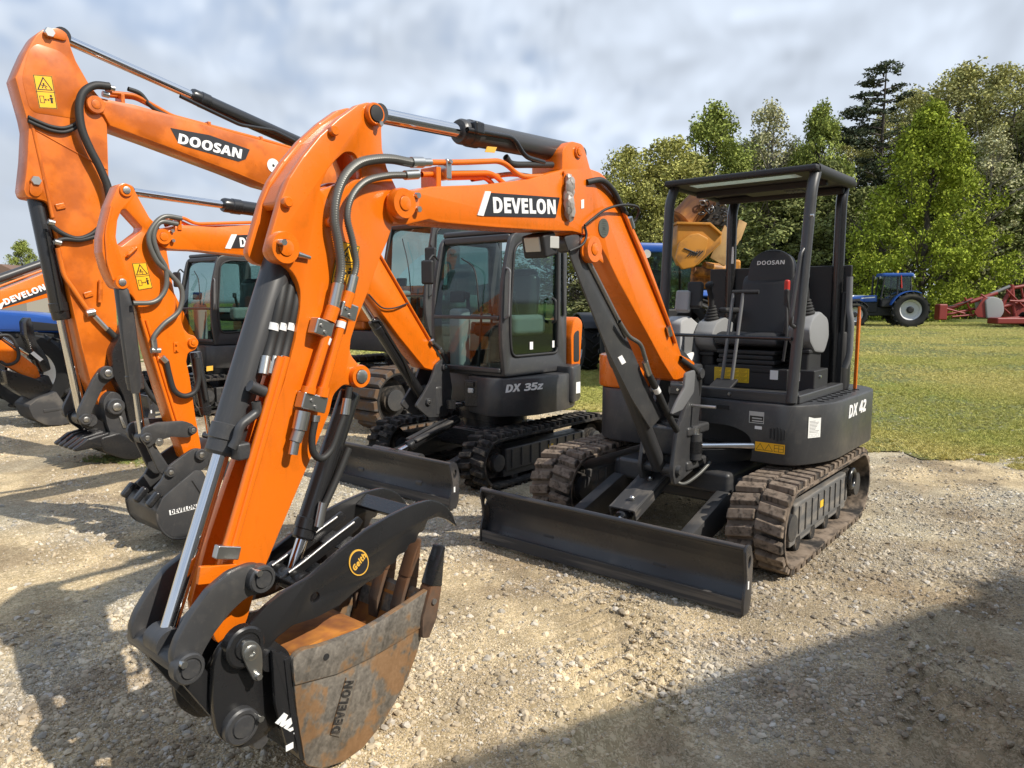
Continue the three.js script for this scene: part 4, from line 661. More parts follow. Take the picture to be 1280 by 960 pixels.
  for (const [a, b] of [[[351, 446], [281, 690]], [[358, 446], [289, 692]]]) part('hydraulic_pipe', rod(P(la + .016, ...a), P(la + .016, ...b), .0135), M.orange, arm);
  { const c = F1.side(283, 690, la + .02); part('pipe_clamp', box(.03, .045, .085, la + .022, c[1], c[0], .005, [-.3, 0, 0]), M.zinc, arm); part('pipe_bracket', box(.02, .06, .13, la + .006, c[1] - .07, c[0] + .03, .004, [-.2, 0, 0]), M.orange, arm); }
  for (const [x, h] of [[345, 0], [355, 0], [365, -4]]) { part('hydraulic_hose', tube([P(CB + .02, x + 12, 338 + h), P(CB + .05, x + 4, 380), P(CB + .05, x - 6, 425), P(CB + .06, x - 12, 450)], .02), M.hose, arm); part('hose_tag', rod(P(CB + .05, x - 2.4, 404), P(CB + .05, x - 4.3, 413), .0212), M.white, arm); part('hose_fitting', rod(P(CB + .06, x - 12, 446), P(CB + .07, x - 16, 468), .02, .02, 8), M.zinc, arm); }
  // ---- rams on the arm
  ram(E1, P(CB, 718, 193), P(CB, 468, 143), .055, .031, .655, { barrel: M.grey, eye: .036, eyeW: .085 }, 'arm_cylinder');
  { const ac = E1.children[E1.children.length - 1]; part('gland', [box(.05, .055, .06, CB + .055, P(CB, 585, 163).y, P(CB, 585, 163).z, .01)], M.black, ac); part('feed_pipe', bent([P(CB + .06, 584, 162), P(CB + .06, 642, 172), P(CB + .06, 656, 196), P(CB + .06, 680, 203)], .012), M.black, ac); part('hydraulic_hose', tube([P(CB + .05, 632, 196), P(CB + .05, 640, 205), P(CB + .05, 662, 206), P(CB + .05, 690, 206)], .016), M.hose, ac); part('sticker', plate(T(CB + .056, [[609, 183], [621, 184], [618, 191], [606, 190]]), CB + .0575, .003, { r: .001, bevel: 0 }), M.brass, ac);
    const q = P(CB, 718, 193); part('barrel_eye', pin(q.z, q.y, CB - .06, CB + .06, .034), M.grey, ac); }
  ram(E1, P(CB, 356, 306), P(CB, 206, 800), .056, .028, .555, { barrel: M.grey, eye: .05, eyeW: .10 }, 'bucket_cylinder');
  { const bc2 = E1.children[E1.children.length - 1]; part('feed_pipe', bent([P(CB + .085, 320, 502), P(CB + .085, 322, 515), P(CB + .085, 300, 532), P(CB + .085, 296, 550), P(CB + .08, 290, 560)], .0165), M.grey, bc2); part('feed_port', [box(.06, .06, .05, CB + .07, P(CB, 287, 560).y, P(CB, 287, 560).z, .01)], M.grey, bc2); part('feed_elbow', rod(P(CB + .085, 312, 482), P(CB + .085, 330, 490), .02), M.grey, bc2); }
  // ---- bucket linkage
  const lk = CB + .165;
  const link = part('tipping_link', plate(T(lk, [[318, 704, .03], [334, 708, .03], [336, 728, .03], [326, 742, .03], [308, 747, .03], [288, 766], [268, 792], [254, 816], [247, 838, .03], [236, 848, .03], [220, 842, .03], [214, 824, .03], [222, 800], [240, 768], [262, 738], [288, 716]]), lk, .035, { r: .015 }), M.grey, E1);
  part('tipping_link', plate(T(lk, [[318, 704, .03], [334, 708, .03], [336, 728, .03], [326, 742, .03], [308, 747, .03], [288, 766], [268, 792], [254, 816], [247, 838, .03], [236, 848, .03], [220, 842, .03], [214, 824, .03], [222, 800], [240, 768], [262, 738], [288, 716]]), CB - .13, .035, { r: .015 }), M.grey, E1);
  const pinHead = (name, px, py, lat, R, parent, m = M.grey) => { const c = F1.side(px, py, lat), b = part(name, turned(V(lat - .01, c[1], c[0]), V(lat + .032, c[1], c[0]), [[0, 0], [R, 0], [R, .85], [R * .9, 1], [R * .72, 1], [R * .72, .9], [R * .6, .9], [R * .55, 1.05], [0, 1.05]]), m, parent); return b; };
  pinHead('link_pin', 323, 722, lk, .048, link); pinHead('link_pin', 232, 833, lk, .05, link); { const a = F1.side(316, 713, lk), b = F1.side(222, 826, lk); part('bolt', [bolt(a[0], a[1], lk, .013, .045), bolt(b[0], b[1], lk, .013, .045)], M.zinc, link); }
  { const a = F1.side(323, 722, lk), b = F1.side(232, 833, lk); part('cross_pin', [pin(a[0], a[1], CB - .15, lk, .03), pin(b[0], b[1], CB - .19, lk, .036)], M.grey, link); }
  const lk2 = CB + .12;
  for (const s of [lk2, CB - .09]) part('bucket_link', plate(T(lk2, [[222, 818, .03], [248, 824, .03], [282, 870], [318, 896, .04], [316, 922, .04], [292, 926, .04], [262, 894], [220, 846, .03]]), s, .03, { r: .02 }), M.black, E1);
  // ---- bucket
  const bn = CB + .225, bw = .45;
  const side = [[364, 822, .03], [376, 811, .02], [400, 806], [426, 797], [452, 787], [472, 776], [504, 756], [534, 736, .01], [537, 752], [532, 778], [521, 818], [511, 845], [500, 868], [479, 904], [454, 935], [429, 953], [401, 961], [382, 957, .02], [372, 896]];
  const sidePts = T(bn, side);
  const bucketTex = noiseTex(512, (u, v) => { const n = tileF(u, v, 3, 6, 81), m = tileF(u, v, 22, 4, 83), w = tileF(u, v, 90, 2, 85), st = tileF(u + v * .35, v * .06 + .2, 48, 3, 87), k = sstep(.50, .62, n * .7 + m * .35 + (st - .5) * .10), g = .47 + (m - .5) * .18 + (w - .5) * .16 + (st - .5) * .13; return [mix(g, .60, k * .62), mix(g * .95, .42, k * .62), mix(g * .88, .25, k * .62)].map(clamp1); });
  bucketTex.repeat.set(1.25, 1.25); M.wornSteel = std({ map: bucketTex, roughness: .5, metalness: .35, bumpMap: bucketTex, bumpScale: .002 });
  const inTex = noiseTex(256, (u, v) => { const n = tileF(u, v, 4, 5, 91), m = tileF(u, v, 30, 3, 93), k = sstep(.35, .7, n); return [mix(.36, .68, k) + (m - .5) * .16, mix(.23, .44, k) + (m - .5) * .13, mix(.14, .20, k)].map(clamp1); }); M.rust = std({ map: inTex, roughness: .85 });
  M.toothRust = std({ map: rustTex, color: C(.85, .62, .45), roughness: .8, bumpMap: rustTex, bumpScale: .004 });
  const bucket = part('bucket', [plate(sidePts, bn, .018, { r: .01, bevel: .003 }), plate(sidePts, bn - bw + .018, .018, { r: .01, bevel: .003 })], M.wornSteel, E1, 'worn bucket with rusty patches');
  const wallC = new THREE.CatmullRomCurve3([[537, 752], [532, 778], [521, 818], [511, 845], [500, 868], [479, 904], [454, 933], [429, 950], [401, 957], [385, 953]].map(q => P(bn, q[0], q[1], 0))), wp = wallC.getPoints(30), wallSh = [...wp.map(p => [p.z, p.y, .001])]; { const c = F1.side(440, 840, bn); for (let i = 30; i >= 0; i--) { const p = wp[i], dx = c[0] - p.z, dy = c[1] - p.y, l = Math.hypot(dx, dy); wallSh.push([p.z + dx / l * .018, p.y + dy / l * .018, .001]); } }
  part('bucket_floor', plate(wallSh, bn - .0185, bw - .037, { r: .001, bevel: 0 }), M.rust, bucket);
  part('bucket_back', plate(T(bn, [[385, 954], [376, 950], [364, 890], [357, 826], [366, 822], [374, 880]]), bn - .006, bw - .012, { r: .004, bevel: .003 }), M.black, bucket, 'black painted back wall');
  M.innerRust = std({ map: noiseTex(256, (u, v) => { const n = tileF(u, v, 4, 5, 95), m = tileF(u, v, 30, 3, 97), k = sstep(.35, .7, n); return [mix(.46, .72, k) + (m - .5) * .16, mix(.28, .46, k) + (m - .5) * .13, mix(.13, .18, k)].map(clamp1); }), roughness: .85 });
  part('inner_plate', plate(T(bn, [[384, 828], [424, 806], [468, 792], [488, 792], [484, 812], [440, 858], [396, 868], [382, 846]]), bn - .10, .30, { r: .02 }), M.innerRust, bucket, 'bright orange rusted inner wall');
  part('side_cutter', plate(T(bn, [[364, 822, .03], [376, 811, .02], [400, 806], [426, 797], [452, 787], [472, 776], [504, 756], [534, 736, .01], [537, 758], [528, 782], [500, 800], [462, 822], [420, 842], [367, 856]]), bn + .008, .009, { r: .006, bevel: .003 }), M.wornSteel, bucket);
  { const c = F1.side(406, 820, bn); part('drain_hole', new THREE.CylinderGeometry(.012, .012, .004, 14).rotateZ(Math.PI / 2).translate(bn + .009, c[1], c[0]), M.plastic, bucket); }
  { const A = F1.side(423, 915, bn), B = F1.side(441, 850, bn); part('lettering_strip', plate(T(bn, [[412, 918], [432, 846], [444, 849], [424, 921]]), bn + .006, .007, { r: .004 }), M.wornSteel, bucket, 'cast strip with raised lettering'); part('lettering', letters('DEVELON', A, B, .042, bn + .006, 0, .02), M.trackDark, bucket); }
  { // teeth along the lip
    const c0 = F1.side(536, 756, bn), tip = F1.side(551, 682, bn), sh = F1.side(541, 716, bn), d = [tip[0] - c0[0], tip[1] - c0[1]], L = Math.hypot(...d), u = [d[0] / L, d[1] / L], nn = [-u[1], u[0]];
    const q = (s, t) => [c0[0] + u[0] * s + nn[0] * t, c0[1] + u[1] * s + nn[1] * t];
    part('cutting_lip', plate([q(-.09, .016), q(.03, .012), q(.05, 0), q(.03, -.012), q(-.09, -.016)], bn - .004, bw - .008, { r: .004 }), M.wornSteel, bucket);
    for (let i = 0; i < 4; i++) { const lt = bn + .022 - i * (bw - .016) / 3; const ad = part('tooth_adapter', plate([q(-.13, .02), q(-.05, .042, .01), q(.07, .034), q(.10, .024), q(.10, -.024), q(.07, -.034), q(-.05, -.042), q(-.13, -.02)], lt, .06, { r: .01 }), M.toothRust, bucket);
      part('tooth_pin', pin(q(.02, 0)[0], q(.02, 0)[1], lt - .002, lt + .008, .012), M.steel, ad); part('tooth', plate([q(.08, .034), q(.20, .012), q(L + .005, .005), q(L, -.008), q(.18, -.022), q(.08, -.034)], lt + .004, .068, { r: .006, bevel: .01 }), i < 1 ? M.black : M.toothRust, ad); }
  }
  const ear = [[300, 784, .05], [318, 780, .05], [336, 796], [362, 814], [372, 856], [384, 956], [372, 950], [346, 906], [326, 926, .04], [300, 938, .05], [272, 922, .04], [266, 880], [268, 820, .05]];
  for (const s of [CB + .155, CB - .125]) part('bucket_ear', plate(T(CB + .155, ear), s, .03, { r: .03 }), M.black, bucket);
  part('back_gusset', plate(T(CB + .20, [[338, 812], [358, 820], [368, 870], [380, 950], [356, 930], [342, 880]]), bn - .012, .02, { r: .01 }), M.black, bucket);
  { const A = F1.side(346, 905, bn), B = F1.side(373, 921, bn); part('lettering', letters('MX', A, B, .04, bn - .0115, .25, .05), M.white, bucket); const c = F1.side(364, 935, bn); part('sticker', box(.002, .022, .03, bn - .010, c[1], c[0], .0005), M.white, bucket); }
  pinHead('bucket_pin', 298, 905, CB + .156, .062, bucket, M.grey); { const c = F1.side(298, 905, CB); part('cross_pin', pin(c[0], c[1], CB - .14, CB + .15, .034), M.grey, bucket); const b = F1.side(318, 893, CB + .16); part('bolt', bolt(b[0], b[1], CB + .155, .013, .05), M.zinc, bucket); }
  const ap = pinHead('arm_pin', 302, 806, CB + .156, .07, bucket, M.black); part('pin_keeper', plate(T(CB + .2, [[304, 802, .03], [318, 800, .03], [328, 810, .03], [329, 828], [328, 850, .02], [318, 852, .02], [310, 836], [302, 818, .03]]), CB + .20, .014, { r: .015, holes: [] }), M.zinc, ap);
  { const c = F1.side(314, 816, CB + .2), d = F1.side(322, 845, CB + .2); part('bolt', [turned(V(CB + .2, c[1], c[0]), V(CB + .207, c[1], c[0]), [[0, 0], [.026, 0], [.026, .6], [.020, 1], [.010, 1], [.008, .2], [0, .2]]), bolt(d[0], d[1], CB + .2, .013, .014)], M.zinc, ap); const a = F1.side(302, 806, CB); part('cross_pin', pin(a[0], a[1], CB - .15, CB + .19, .04), M.black, ap); }
  // ---- thumb
  const tn = CB + .165;
  const thumbPts = T(tn, [[306, 800, .04], [312, 782, .05], [333, 758], [352, 742], [387, 722], [424, 690], [462, 660], [492, 643], [517, 631], [540, 624, .05], [556, 630, .04], [566, 642], [571, 658, .003], [560, 650], [548, 646], [535, 650], [530, 664], [524, 666], [520, 678], [512, 680], [508, 690], [498, 694], [494, 704], [484, 708], [478, 718], [460, 728], [444, 740], [425, 757], [394, 773], [366, 782], [346, 798], [336, 812, .03], [320, 822, .04]]);
  const hc = F1.side(394, 747, tn);
  const thumb = part('thumb', [plate(thumbPts, tn, .022, { r: .012, holes: [circlePath(hc[0], hc[1], .020)] }), plate(thumbPts, CB - .143, .022, { r: .012, holes: [circlePath(hc[0], hc[1], .020)] })], M.black, E1, 'black two-plate gripping thumb');
  for (const [x, y, w] of [[512, 642, .02], [462, 690, .016], [432, 730, .016]]) { const c = F1.side(x, y, tn); part('cross_plate', box(.30, w, .07, CB + .01, c[1], c[0], .004, [.55, 0, 0]), M.black, thumb); }
  for (const l of [CB + .06, CB - .05]) part('stiffener', plate(T(tn, [[372, 733], [392, 716], [470, 652], [476, 658], [470, 668], [400, 724]]), l, .014, { r: .006 }), M.black, thumb);
  for (const l of [CB + .068, CB - .042]) part('weld_bead', tube([P(tn, 380, 724, l), P(tn, 400, 709, l), P(tn, 430, 684, l), P(tn, 462, 659, l)], .006), M.steel, thumb);
  { const c = F1.side(448, 703, tn), e = part('emblem', (() => { const g = new THREE.CylinderGeometry(.052, .052, .003, 32).rotateZ(-Math.PI / 2).scale(1, 1.08, .84); g.rotateX(.5); g.translate(tn + .0025, c[1], c[0]); return g; })(), M.brass, thumb, 'oval yellow and black maker badge'); part('emblem_field', new THREE.CylinderGeometry(.046, .046, .003, 32).rotateZ(-Math.PI / 2).scale(1, 1.08, .84).rotateX(.5).translate(tn + .004, c[1], c[0]), M.logoDark, e); part('lettering', letters('Geith', F1.side(442.5, 714, tn), F1.side(457, 695.5, tn), .027, tn + .004, .1, .03), M.brass, e); }
  ram(E1, P(CB, 438, 490, CB - .0), P(CB, 362, 722, CB), .042, .023, .80, { barrel: M.black, eye: .042, eyeW: .22 }, 'thumb_cylinder');
  { const tc = E1.children[E1.children.length - 1]; part('feed_hose', tube([P(CB + .06, 436, 560), P(CB + .06, 420, 600), P(CB + .06, 404, 635)], .015), M.hose, tc); part('hose_fitting', rod(P(CB + .06, 404, 628), P(CB + .06, 398, 658), .018, .018, 8), M.zinc, tc); }
}

// ================================================================ cab shared by the closed machines
function cab(parent, { l0, l1, f0, f1, y0, y1, nose = .05, mat = M.grey, handleSide = true }) {
  const W = l1 - l0, yb = y0 + .02, side = [[f0, y0], [f1, y0, .03], [f1 + nose, y0 + .35, .2], [f1 + nose * .6, y0 + .9, .3], [f1 - .10, y1 - .03, .12], [f1 - .3, y1, .1], [f0 + .08, y1, .08], [f0, y1 - .12, .1]];
  const split = mix(f0, f1, .17), win = [[split, yb + .17, .06], [f1 - .09, yb + .17, .08], [f1 - .06, yb + .5, .2], [f1 - .13, y1 - .16, .1], [f1 - .28, y1 - .09, .08], [split, y1 - .09, .06]], rw = [[f0 + .05, y0 + .55], [split - .06, y0 + .55], [split - .06, y1 - .12], [f0 + .07, y1 - .14]];
  const c = part('cab', [plate(side, l1, .05, { r: .02, bevel: .012, holes: [roundShape(win.slice().reverse(), .05), roundShape(rw.slice().reverse(), .03)] }), plate(side, l0 + .05, .05, { r: .02, bevel: .012, holes: [roundShape(win.slice().reverse(), .05)] }),
    box(W, .06, f1 - f0 - .2, (l0 + l1) / 2, y1 - .005, (f0 + f1) / 2 - .03, .03), box(W - .09, .04, f1 - f0 - .05, (l0 + l1) / 2, y0 + .015, (f0 + f1) / 2, .01), box(W - .09, .5, .03, (l0 + l1) / 2, y0 + .27, f0 + .02, .01), box(W - .09, .07, .05, (l0 + l1) / 2, y1 - .07, f1 - .13, .02), box(W - .09, .05, .05, (l0 + l1) / 2, y0 + .06, f1 + .01, .015), box(W - .09, .035, .03, (l0 + l1) / 2, y0 + .56, f1 + nose * .75, .01)], mat, parent);
  const fr = part('door_seal', (() => { const p = roundShape(win, .05).getPoints(4).map(q => V(l1 + .004, q.y, q.x)); p.push(p[0].clone()); return new THREE.TubeGeometry(new THREE.CatmullRomCurve3(p, false, 'catmullrom', 0), 120, .014, 6, false); })(), M.plastic, c);
  part('door_glass', plate(win, l1 - .018, .005, { r: .05, bevel: 0 }), M.glass, c); part('side_glass', plate(rw, l1 - .02, .005, { r: .03, bevel: 0 }), M.glass, c); part('side_glass', plate(win, l0 + .03, .005, { r: .05, bevel: 0 }), M.glass, c);
  const ws = new THREE.PlaneGeometry(1, 1, 1, 10), p = ws.attributes.position; for (let i = 0; i < p.count; i++) { const t = p.getY(i) + .5, y = mix(y0 + .07, y1 - .09, t), z = f1 + (t < .3 ? mix(.012, nose, t / .3) : mix(nose, -.13, Math.pow((t - .3) / .7, 1.7))) - .004; p.setXYZ(i, mix(l0 + .05, l1 - .05, p.getX(i) + .5), y, z); } ws.computeVertexNormals();
  part('windshield', ws, M.glass, c); part('rear_glass', box(W - .12, y1 - y0 - .65, .005, (l0 + l1) / 2, (y0 + .52 + y1 - .1) / 2, f0 + .02, .001), M.glass, c);
  const h = part('door_handle', bent([V(l1 + .01, y0 + .50, split + .10), V(l1 + .05, y0 + .52, split + .10), V(l1 + .05, y0 + .72, split + .10), V(l1 + .01, y0 + .74, split + .10)], .015), M.plastic, c);
  part('grab_rail', bent([V(l1 + .0, y0 + .55, f1 + .01), V(l1 + .06, y0 + .57, f1 + .02), V(l1 + .06, y0 + 1.0, f1), V(l1 + .0, y0 + 1.02, f1 - .02)], .011), M.midGrey, c);
  const sl = (l0 + l1) / 2, sf = mix(f0, f1, .36), s = part('seat', [box(.46, .13, .46, sl, y0 + .42, sf + .1, .05), box(.44, .62, .13, sl, y0 + .74, sf - .14, .06, [-.12, 0, 0])], M.seat, c); part('seat_cover', [box(.5, .55, .15, sl, y0 + .72, sf - .135, .06, [-.12, 0, 0]), box(.48, .02, .46, sl, y0 + .495, sf + .1, .01)], phy({ color: C(.16, .17, .17), roughness: .3, transmission: .5, thickness: 0 }), s);
  for (const q of [-1, 1]) { const k = part('control_console', box(.16, .2, .5, sl + q * .32, y0 + .48, sf + .14, .05), M.lightGrey, c); part('joystick', [rod(V(sl + q * .32, y0 + .58, sf + .28), V(sl + q * .31, y0 + .74, sf + .31), .024, .018), box(.05, .08, .06, sl + q * .31, y0 + .77, sf + .32, .02)], M.plastic, k); }
  part('dash_panel', [box(.18, .6, .16, l0 + .17, y0 + .34, f1 - .2, .04)], M.lightGrey, c); part('monitor', box(.16, .12, .04, l0 + .18, y0 + .76, f1 - .16, .015, [-.2, .4, 0]), M.plastic, c);
  for (const q of [-.07, .07]) part('travel_lever', rod(V(sl + q, y0 + .05, f1 - .22), V(sl + q, y0 + .66, f1 - .28), .012), M.plastic, c);
  part('wiper', tube([V(sl + .2, y0 + .62, f1 + nose + .01), V(sl + .12, y0 + 1.0, f1 + nose - .02), V(sl - .1, y1 - .25, f1 - .02)], .007), M.plastic, c);
  return c;
}
function mirror(parent, base, head, w = .13, h = .24) { const m = part('mirror', box(w, h, .05, head.x, head.y, head.z, .025, [0, .4, 0]), M.plastic, parent); part('mirror_arm', bent([base, V(head.x, base.y + .05, base.z + .06), head.clone().add(V(0, h * .5, -.02))], .011), M.plastic, m); return m; }
// boom and arm pieces traced in the plane of a machine's boom
function tracedPart(parent, fr, name, lat, w, pts, mat, o) { return part(name, plate(trace(fr, lat, pts), lat, w, o), mat, parent); }
function head(parent, fr, px, py, lat, R, mat = M.grey, name = 'link_pin') { const c = fr.side(px, py, lat), b = part(name, turned(V(lat - .005, c[1], c[0]), V(lat + R * .7, c[1], c[0]), [[0, 0], [R, 0], [R, .8], [R * .86, 1], [0, 1]]), mat, parent); part('bolt', turned(V(lat + R * .68, c[1], c[0]), V(lat + R * .9, c[1], c[0]), [[0, 0], [R * .48, 0], [R * .48, .7], [R * .3, 1], [0, 1]], 14), M.zinc, b); return b; }

// ================================================================ second machine: smaller, closed cab
const E2 = F2.place(thing('mini_excavator', 'orange mini excavator with dark glazed cab and small clean black bucket', 'excavator', 'orange excavators parked in a row'));
{
  const P = (lat, px, py, l2) => pt(F2, lat, px, py, l2), T = (lat, p) => trace(F2, lat, p), c0 = -.18;
  for (const s of [1, -1]) { const l0 = s > 0 ? .50 : -.80, l1 = s > 0 ? .80 : -.50; track(E2, { l0, l1, half: .80, R: .265, mat: M.trackDark, n: 48, lugH: .036, lugD: .058 }); const f = underframe(E2, { l0, l1, half: .8, R: .265, mat: M.grey, panelH: .22 }); if (s > 0) part('sticker', box(.002, .035, .08, l1 - .05, .30, -.02, .0005), M.yellow, f); }
  part('centre_frame', [box(1.0, .2, .85, 0, .36, 0, .03), rod(V(0, .42, 0), V(0, .66, 0), .36, .36, 28)], M.black, E2);
  const bl = dozerBlade(E2, { half: .87, fwd: 1.5, mat: M.bladePaint });
  for (const s of [-1, 1]) part('blade_arm', plate([[.4, .30], [.6, .38], [1.45, .17], [1.45, .07], [.5, .2]], s * .40 + .04, .08, { r: .02 }), M.grey, E2);
  part('blade_bracket', [box(.5, .1, .08, 0, .3, 1.36, .03), rod(V(-.32, .33, 1.34), V(.32, .33, 1.34), .05)], M.grey, bl);
  const bc = ram(E2, V(0, .56, .55), V(0, .34, 1.38), .05, .026, .8, { barrel: M.black }, 'blade_cylinder'); part('cylinder_guard', box(.16, .02, .5, 0, .50, .92, .006, [.25, 0, 0]), M.greyDusty, bc);
  const body = part('upper_body', slab([[-.62, .34, .1], [.02, .34], [.10, .50, .06], [.52, .63, .12], [.78, .34, .25], [.80, -.3, .3], [.62, -.66, .3], [.1, -.86, .4], [-.5, -.72, .3], [-.8, -.3, .3], [-.78, .1, .2]], .64, 1.01, { bevel: .02 }), M.grey, E2);
  part('lettering', [letters('DX', F2.side(632, 491, .802), F2.side(650, 489, .802), .072, .80, .25, .03), letters('35z', F2.side(655, 489, .802), F2.side(678, 486.5, .802), .072, .80, .25, .03)], M.white, body, 'silver slanted model lettering');
  part('sticker', plate(T(.80, [[719, 478], [725, 477], [725, 491], [719, 492]]), .804, .004, { r: .001, bevel: 0 }), M.white, body);
  part('front_panel', [box(.16, .26, .03, .22, .84, .56, .01, [0, .28, 0]), box(.08, .05, .02, .22, .93, .585, .006, [0, .28, 0])], M.black, body); part('work_light', box(.06, .05, .03, .225, .87, .585, .012, [0, .28, 0]), M.lamp, body);
  part('counterweight', slab([[.84, -.28, .1], [.68, -.70, .3], [.1, -.92, .4], [-.5, -.78, .3], [-.82, -.34, .1]], .70, 1.08, { bevel: .03 }), M.grey, E2);
  const k = cab(E2, { l0: -.33, l1: .62, f0: -.46, f1: .53, y0: 1.02, y1: 2.40 });
  mirror(k, V(-.30, 2.15, .5), V(-.30, 2.02, .64)); part('sticker', box(.002, .075, .05, .609, 1.30, .12, .0005), M.white, k); part('sticker', box(.002, .07, .035, .609, 1.30, -.24, .0005), M.white, k);
  const hood = part('rear_cover', plate([[-.50, 1.05], [-.485, 1.36, .03], [-.52, 1.52, .05], [-.60, 1.58, .04], [-.70, 1.52, .05], [-.66, 1.05]], .66, .34, { r: .03, bevel: .02 }), M.orange, E2); part('vent', plate([[-.53, 1.1], [-.525, 1.40, .04], [-.62, 1.44, .04], [-.63, 1.1]], .664, .006, { r: .03, bevel: .002 }), M.plastic, hood); part('engine_cover', slab([[-.62, -.48], [.34, -.48], [.34, -.78, .2], [-.3, -.84, .25], [-.62, -.6, .1]], 1.03, 1.5, { bevel: .03 }), M.orange, E2);
  // swing bracket and front end
  const br = part('swing_bracket', [plate(T(c0 + .12, [[520, 508, .03], [536, 522, .03], [560, 520], [566, 488], [562, 462, .03], [554, 448, .03], [545, 456], [538, 478]]), c0 + .12, .03, { r: .03 }), plate(T(c0 + .12, [[520, 508, .03], [536, 522, .03], [560, 520], [566, 488], [562, 462, .03], [554, 448, .03], [545, 456], [538, 478]]), c0 - .09, .03, { r: .03 }), rod(V(c0, .55, .66), V(c0, .95, .66), .08), box(.26, .3, .1, c0, .76, .74, .03)], M.grey, E2);
  head(br, F2, 555, 459, c0 + .12, .035); head(br, F2, 535, 502, c0 + .12, .035); ram(E2, V(.35, .72, -.1), V(.05, .73, .68), .05, .028, .5, { barrel: M.black, axis: V(0, 1, 0), eye: .045 }, 'swing_cylinder');
  const lb = c0 + .09;
  const boom = tracedPart(E2, F2, 'boom', lb, .18, [[194, 296, .03], [200, 285, .03], [214, 284], [225, 281], [270, 284], [316, 281], [380, 274], [420, 272, .1], [446, 282, .1], [476, 322], [505, 372], [535, 424], [553, 452, .02], [556, 462, .02], [547, 464], [531, 460], [500, 422], [459, 366], [436, 334, .1], [410, 320, .1], [370, 318], [312, 320], [250, 313], [222, 312], [206, 310, .02]], M.orange, { r: .008, bevel: .005 });
  boss(F2, 'pivot_boss', 203, 296, lb, .055, .028, .025, M.orange, boom); part('keeper_plate', plate(T(lb, [[206, 290], [215, 287], [217, 302], [208, 301]]), lb + .012, .013, { r: .012 }), M.orange, boom); for (const [x, y] of [[214, 289], [215, 301]]) { const c = F2.side(x, y, lb); part('bolt', bolt(c[0], c[1], lb + .012, .014, .016), M.zinc, boom); }
  logo(F2, lb, boom, { field: [[291, 294], [360, 292], [352, 311], [285, 310]], bar: [[289, 293], [296, 293], [288, 311], [281, 310.5]], text: 'DEVELON', a: [300, 309], b: [352, 308], h: .072 });
  [[[204, 276], [227, 271], [244, 280], [318, 278], [400, 268]], [[206, 282], [224, 276], [240, 284], [318, 283], [400, 273]]].forEach((q, i) => part('hydraulic_pipe', bent(q.map(a => P(lb - .02 - i * .03, a[0], a[1])), .012), M.orange, boom)); part('pipe_clamp', box(.06, .1, .03, lb - .02, P(lb, 224, 279).y, P(lb, 224, 279).z, .006), M.orange, boom);
  for (let i = 0; i < 3; i++) part('hydraulic_pipe', rod(P(lb, 474 + i * 4, 318 + i, lb + .012 - i * .05), P(lb, 536 + i * 4, 424 + i, lb + .012 - i * .05), .010), M.orange, boom);
  part('cable', tube([P(lb, 460, 368, lb + .01), P(lb, 475, 384, lb + .02), P(lb, 490, 385, lb + .03), P(lb, 508, 379, lb + .02)], .007), M.hose, boom); part('hydraulic_hose', tube([P(lb, 540, 428, lb), P(lb, 549, 438, lb + .02), P(lb, 556, 452, lb + .03)], .024), M.hose, boom); for (const [x, y] of [[537, 425], [547, 436]]) part('hose_fitting', rod(P(lb, x, y, lb + .03), P(lb, x + 2, y + 4, lb + .03), .022), M.zinc, boom);
  ram(E2, P(c0, 534, 506), P(c0, 418, 325), .052, .028, .62, { barrel: M.black, eyeW: .14 }, 'boom_cylinder'); part('feed_pipe', bent([P(c0 + .06, 465, 402), P(c0 + .06, 474, 400), P(c0 + .06, 506, 452), P(c0 + .06, 516, 476)], .011), M.black, E2);
  const la = c0 + .07, hole = [[152, 262], [157, 261], [178, 284], [177, 289], [152, 308], [147, 306], [145, 296], [147, 275]];
  const arm = part('arm', (() => { const O = T(la, [[148, 232], [155, 228, .02], [166, 232, .02], [170, 241], [178, 256], [187, 272], [199, 284], [208, 302], [209, 316], [214, 345], [222, 386], [230, 411], [236, 418, .02], [244, 420, .02], [249, 428, .02], [245, 437, .02], [235, 441, .02], [233, 452], [237, 470], [244, 518], [251, 556], [252, 568, .02], [244, 578, .02], [232, 574, .02], [226, 556], [215, 531], [200, 484], [188, 444], [178, 406], [174, 386, .03], [168, 372, .04], [158, 363], [146, 360, .02], [141, 352, .02], [137, 344], [133, 334], [128, 315], [128, 297], [131, 282], [137, 258]]); return [plate(O, la, .14, { r: .008, bevel: .005, holes: [roundShape(T(la, hole).reverse(), .01)] })]; })(), M.orange, E2);
  boss(F2, 'pivot_boss', 157, 238, la, .042, .024, .016, M.orange, arm, M.zinc); boss(F2, 'cylinder_boss', 151.5, 353, la, .045, .024, .02, M.orange, arm, M.zinc); boss(F2, 'thumb_boss', 240.5, 428, la, .036, .018, .02, M.orange, arm);
  part('arm_edge', bent([P(la, 139, 258, la + .008), P(la, 131, 292, la + .008), P(la, 134, 330, la + .008), P(la, 141, 350, la + .008)], .008), M.orange, arm); part('handle', bent([P(la, 159, 321, la), P(la, 158, 319, la + .03), P(la, 169, 309, la + .03), P(la, 170, 311, la)], .009), M.orange, arm);
  sticker('warning_sticker', warnMat, F2, la + .003, [[165, 329], [183, 328], [191, 360], [173, 363]], arm);
  for (const q of [[[227, 273], [205, 271], [190, 285], [186, 302], [196, 326], [212, 342], [227, 362], [224, 388], [205, 405], [194, 418], [191, 426]], [[222, 280], [200, 278], [192, 296], [198, 318], [207, 335], [208, 356], [202, 370], [190, 378], [166, 379]]]) part('hydraulic_hose', tube(q.map(a => P(la + .05, a[0], a[1])), .017, 70), M.hoseGuard, arm);
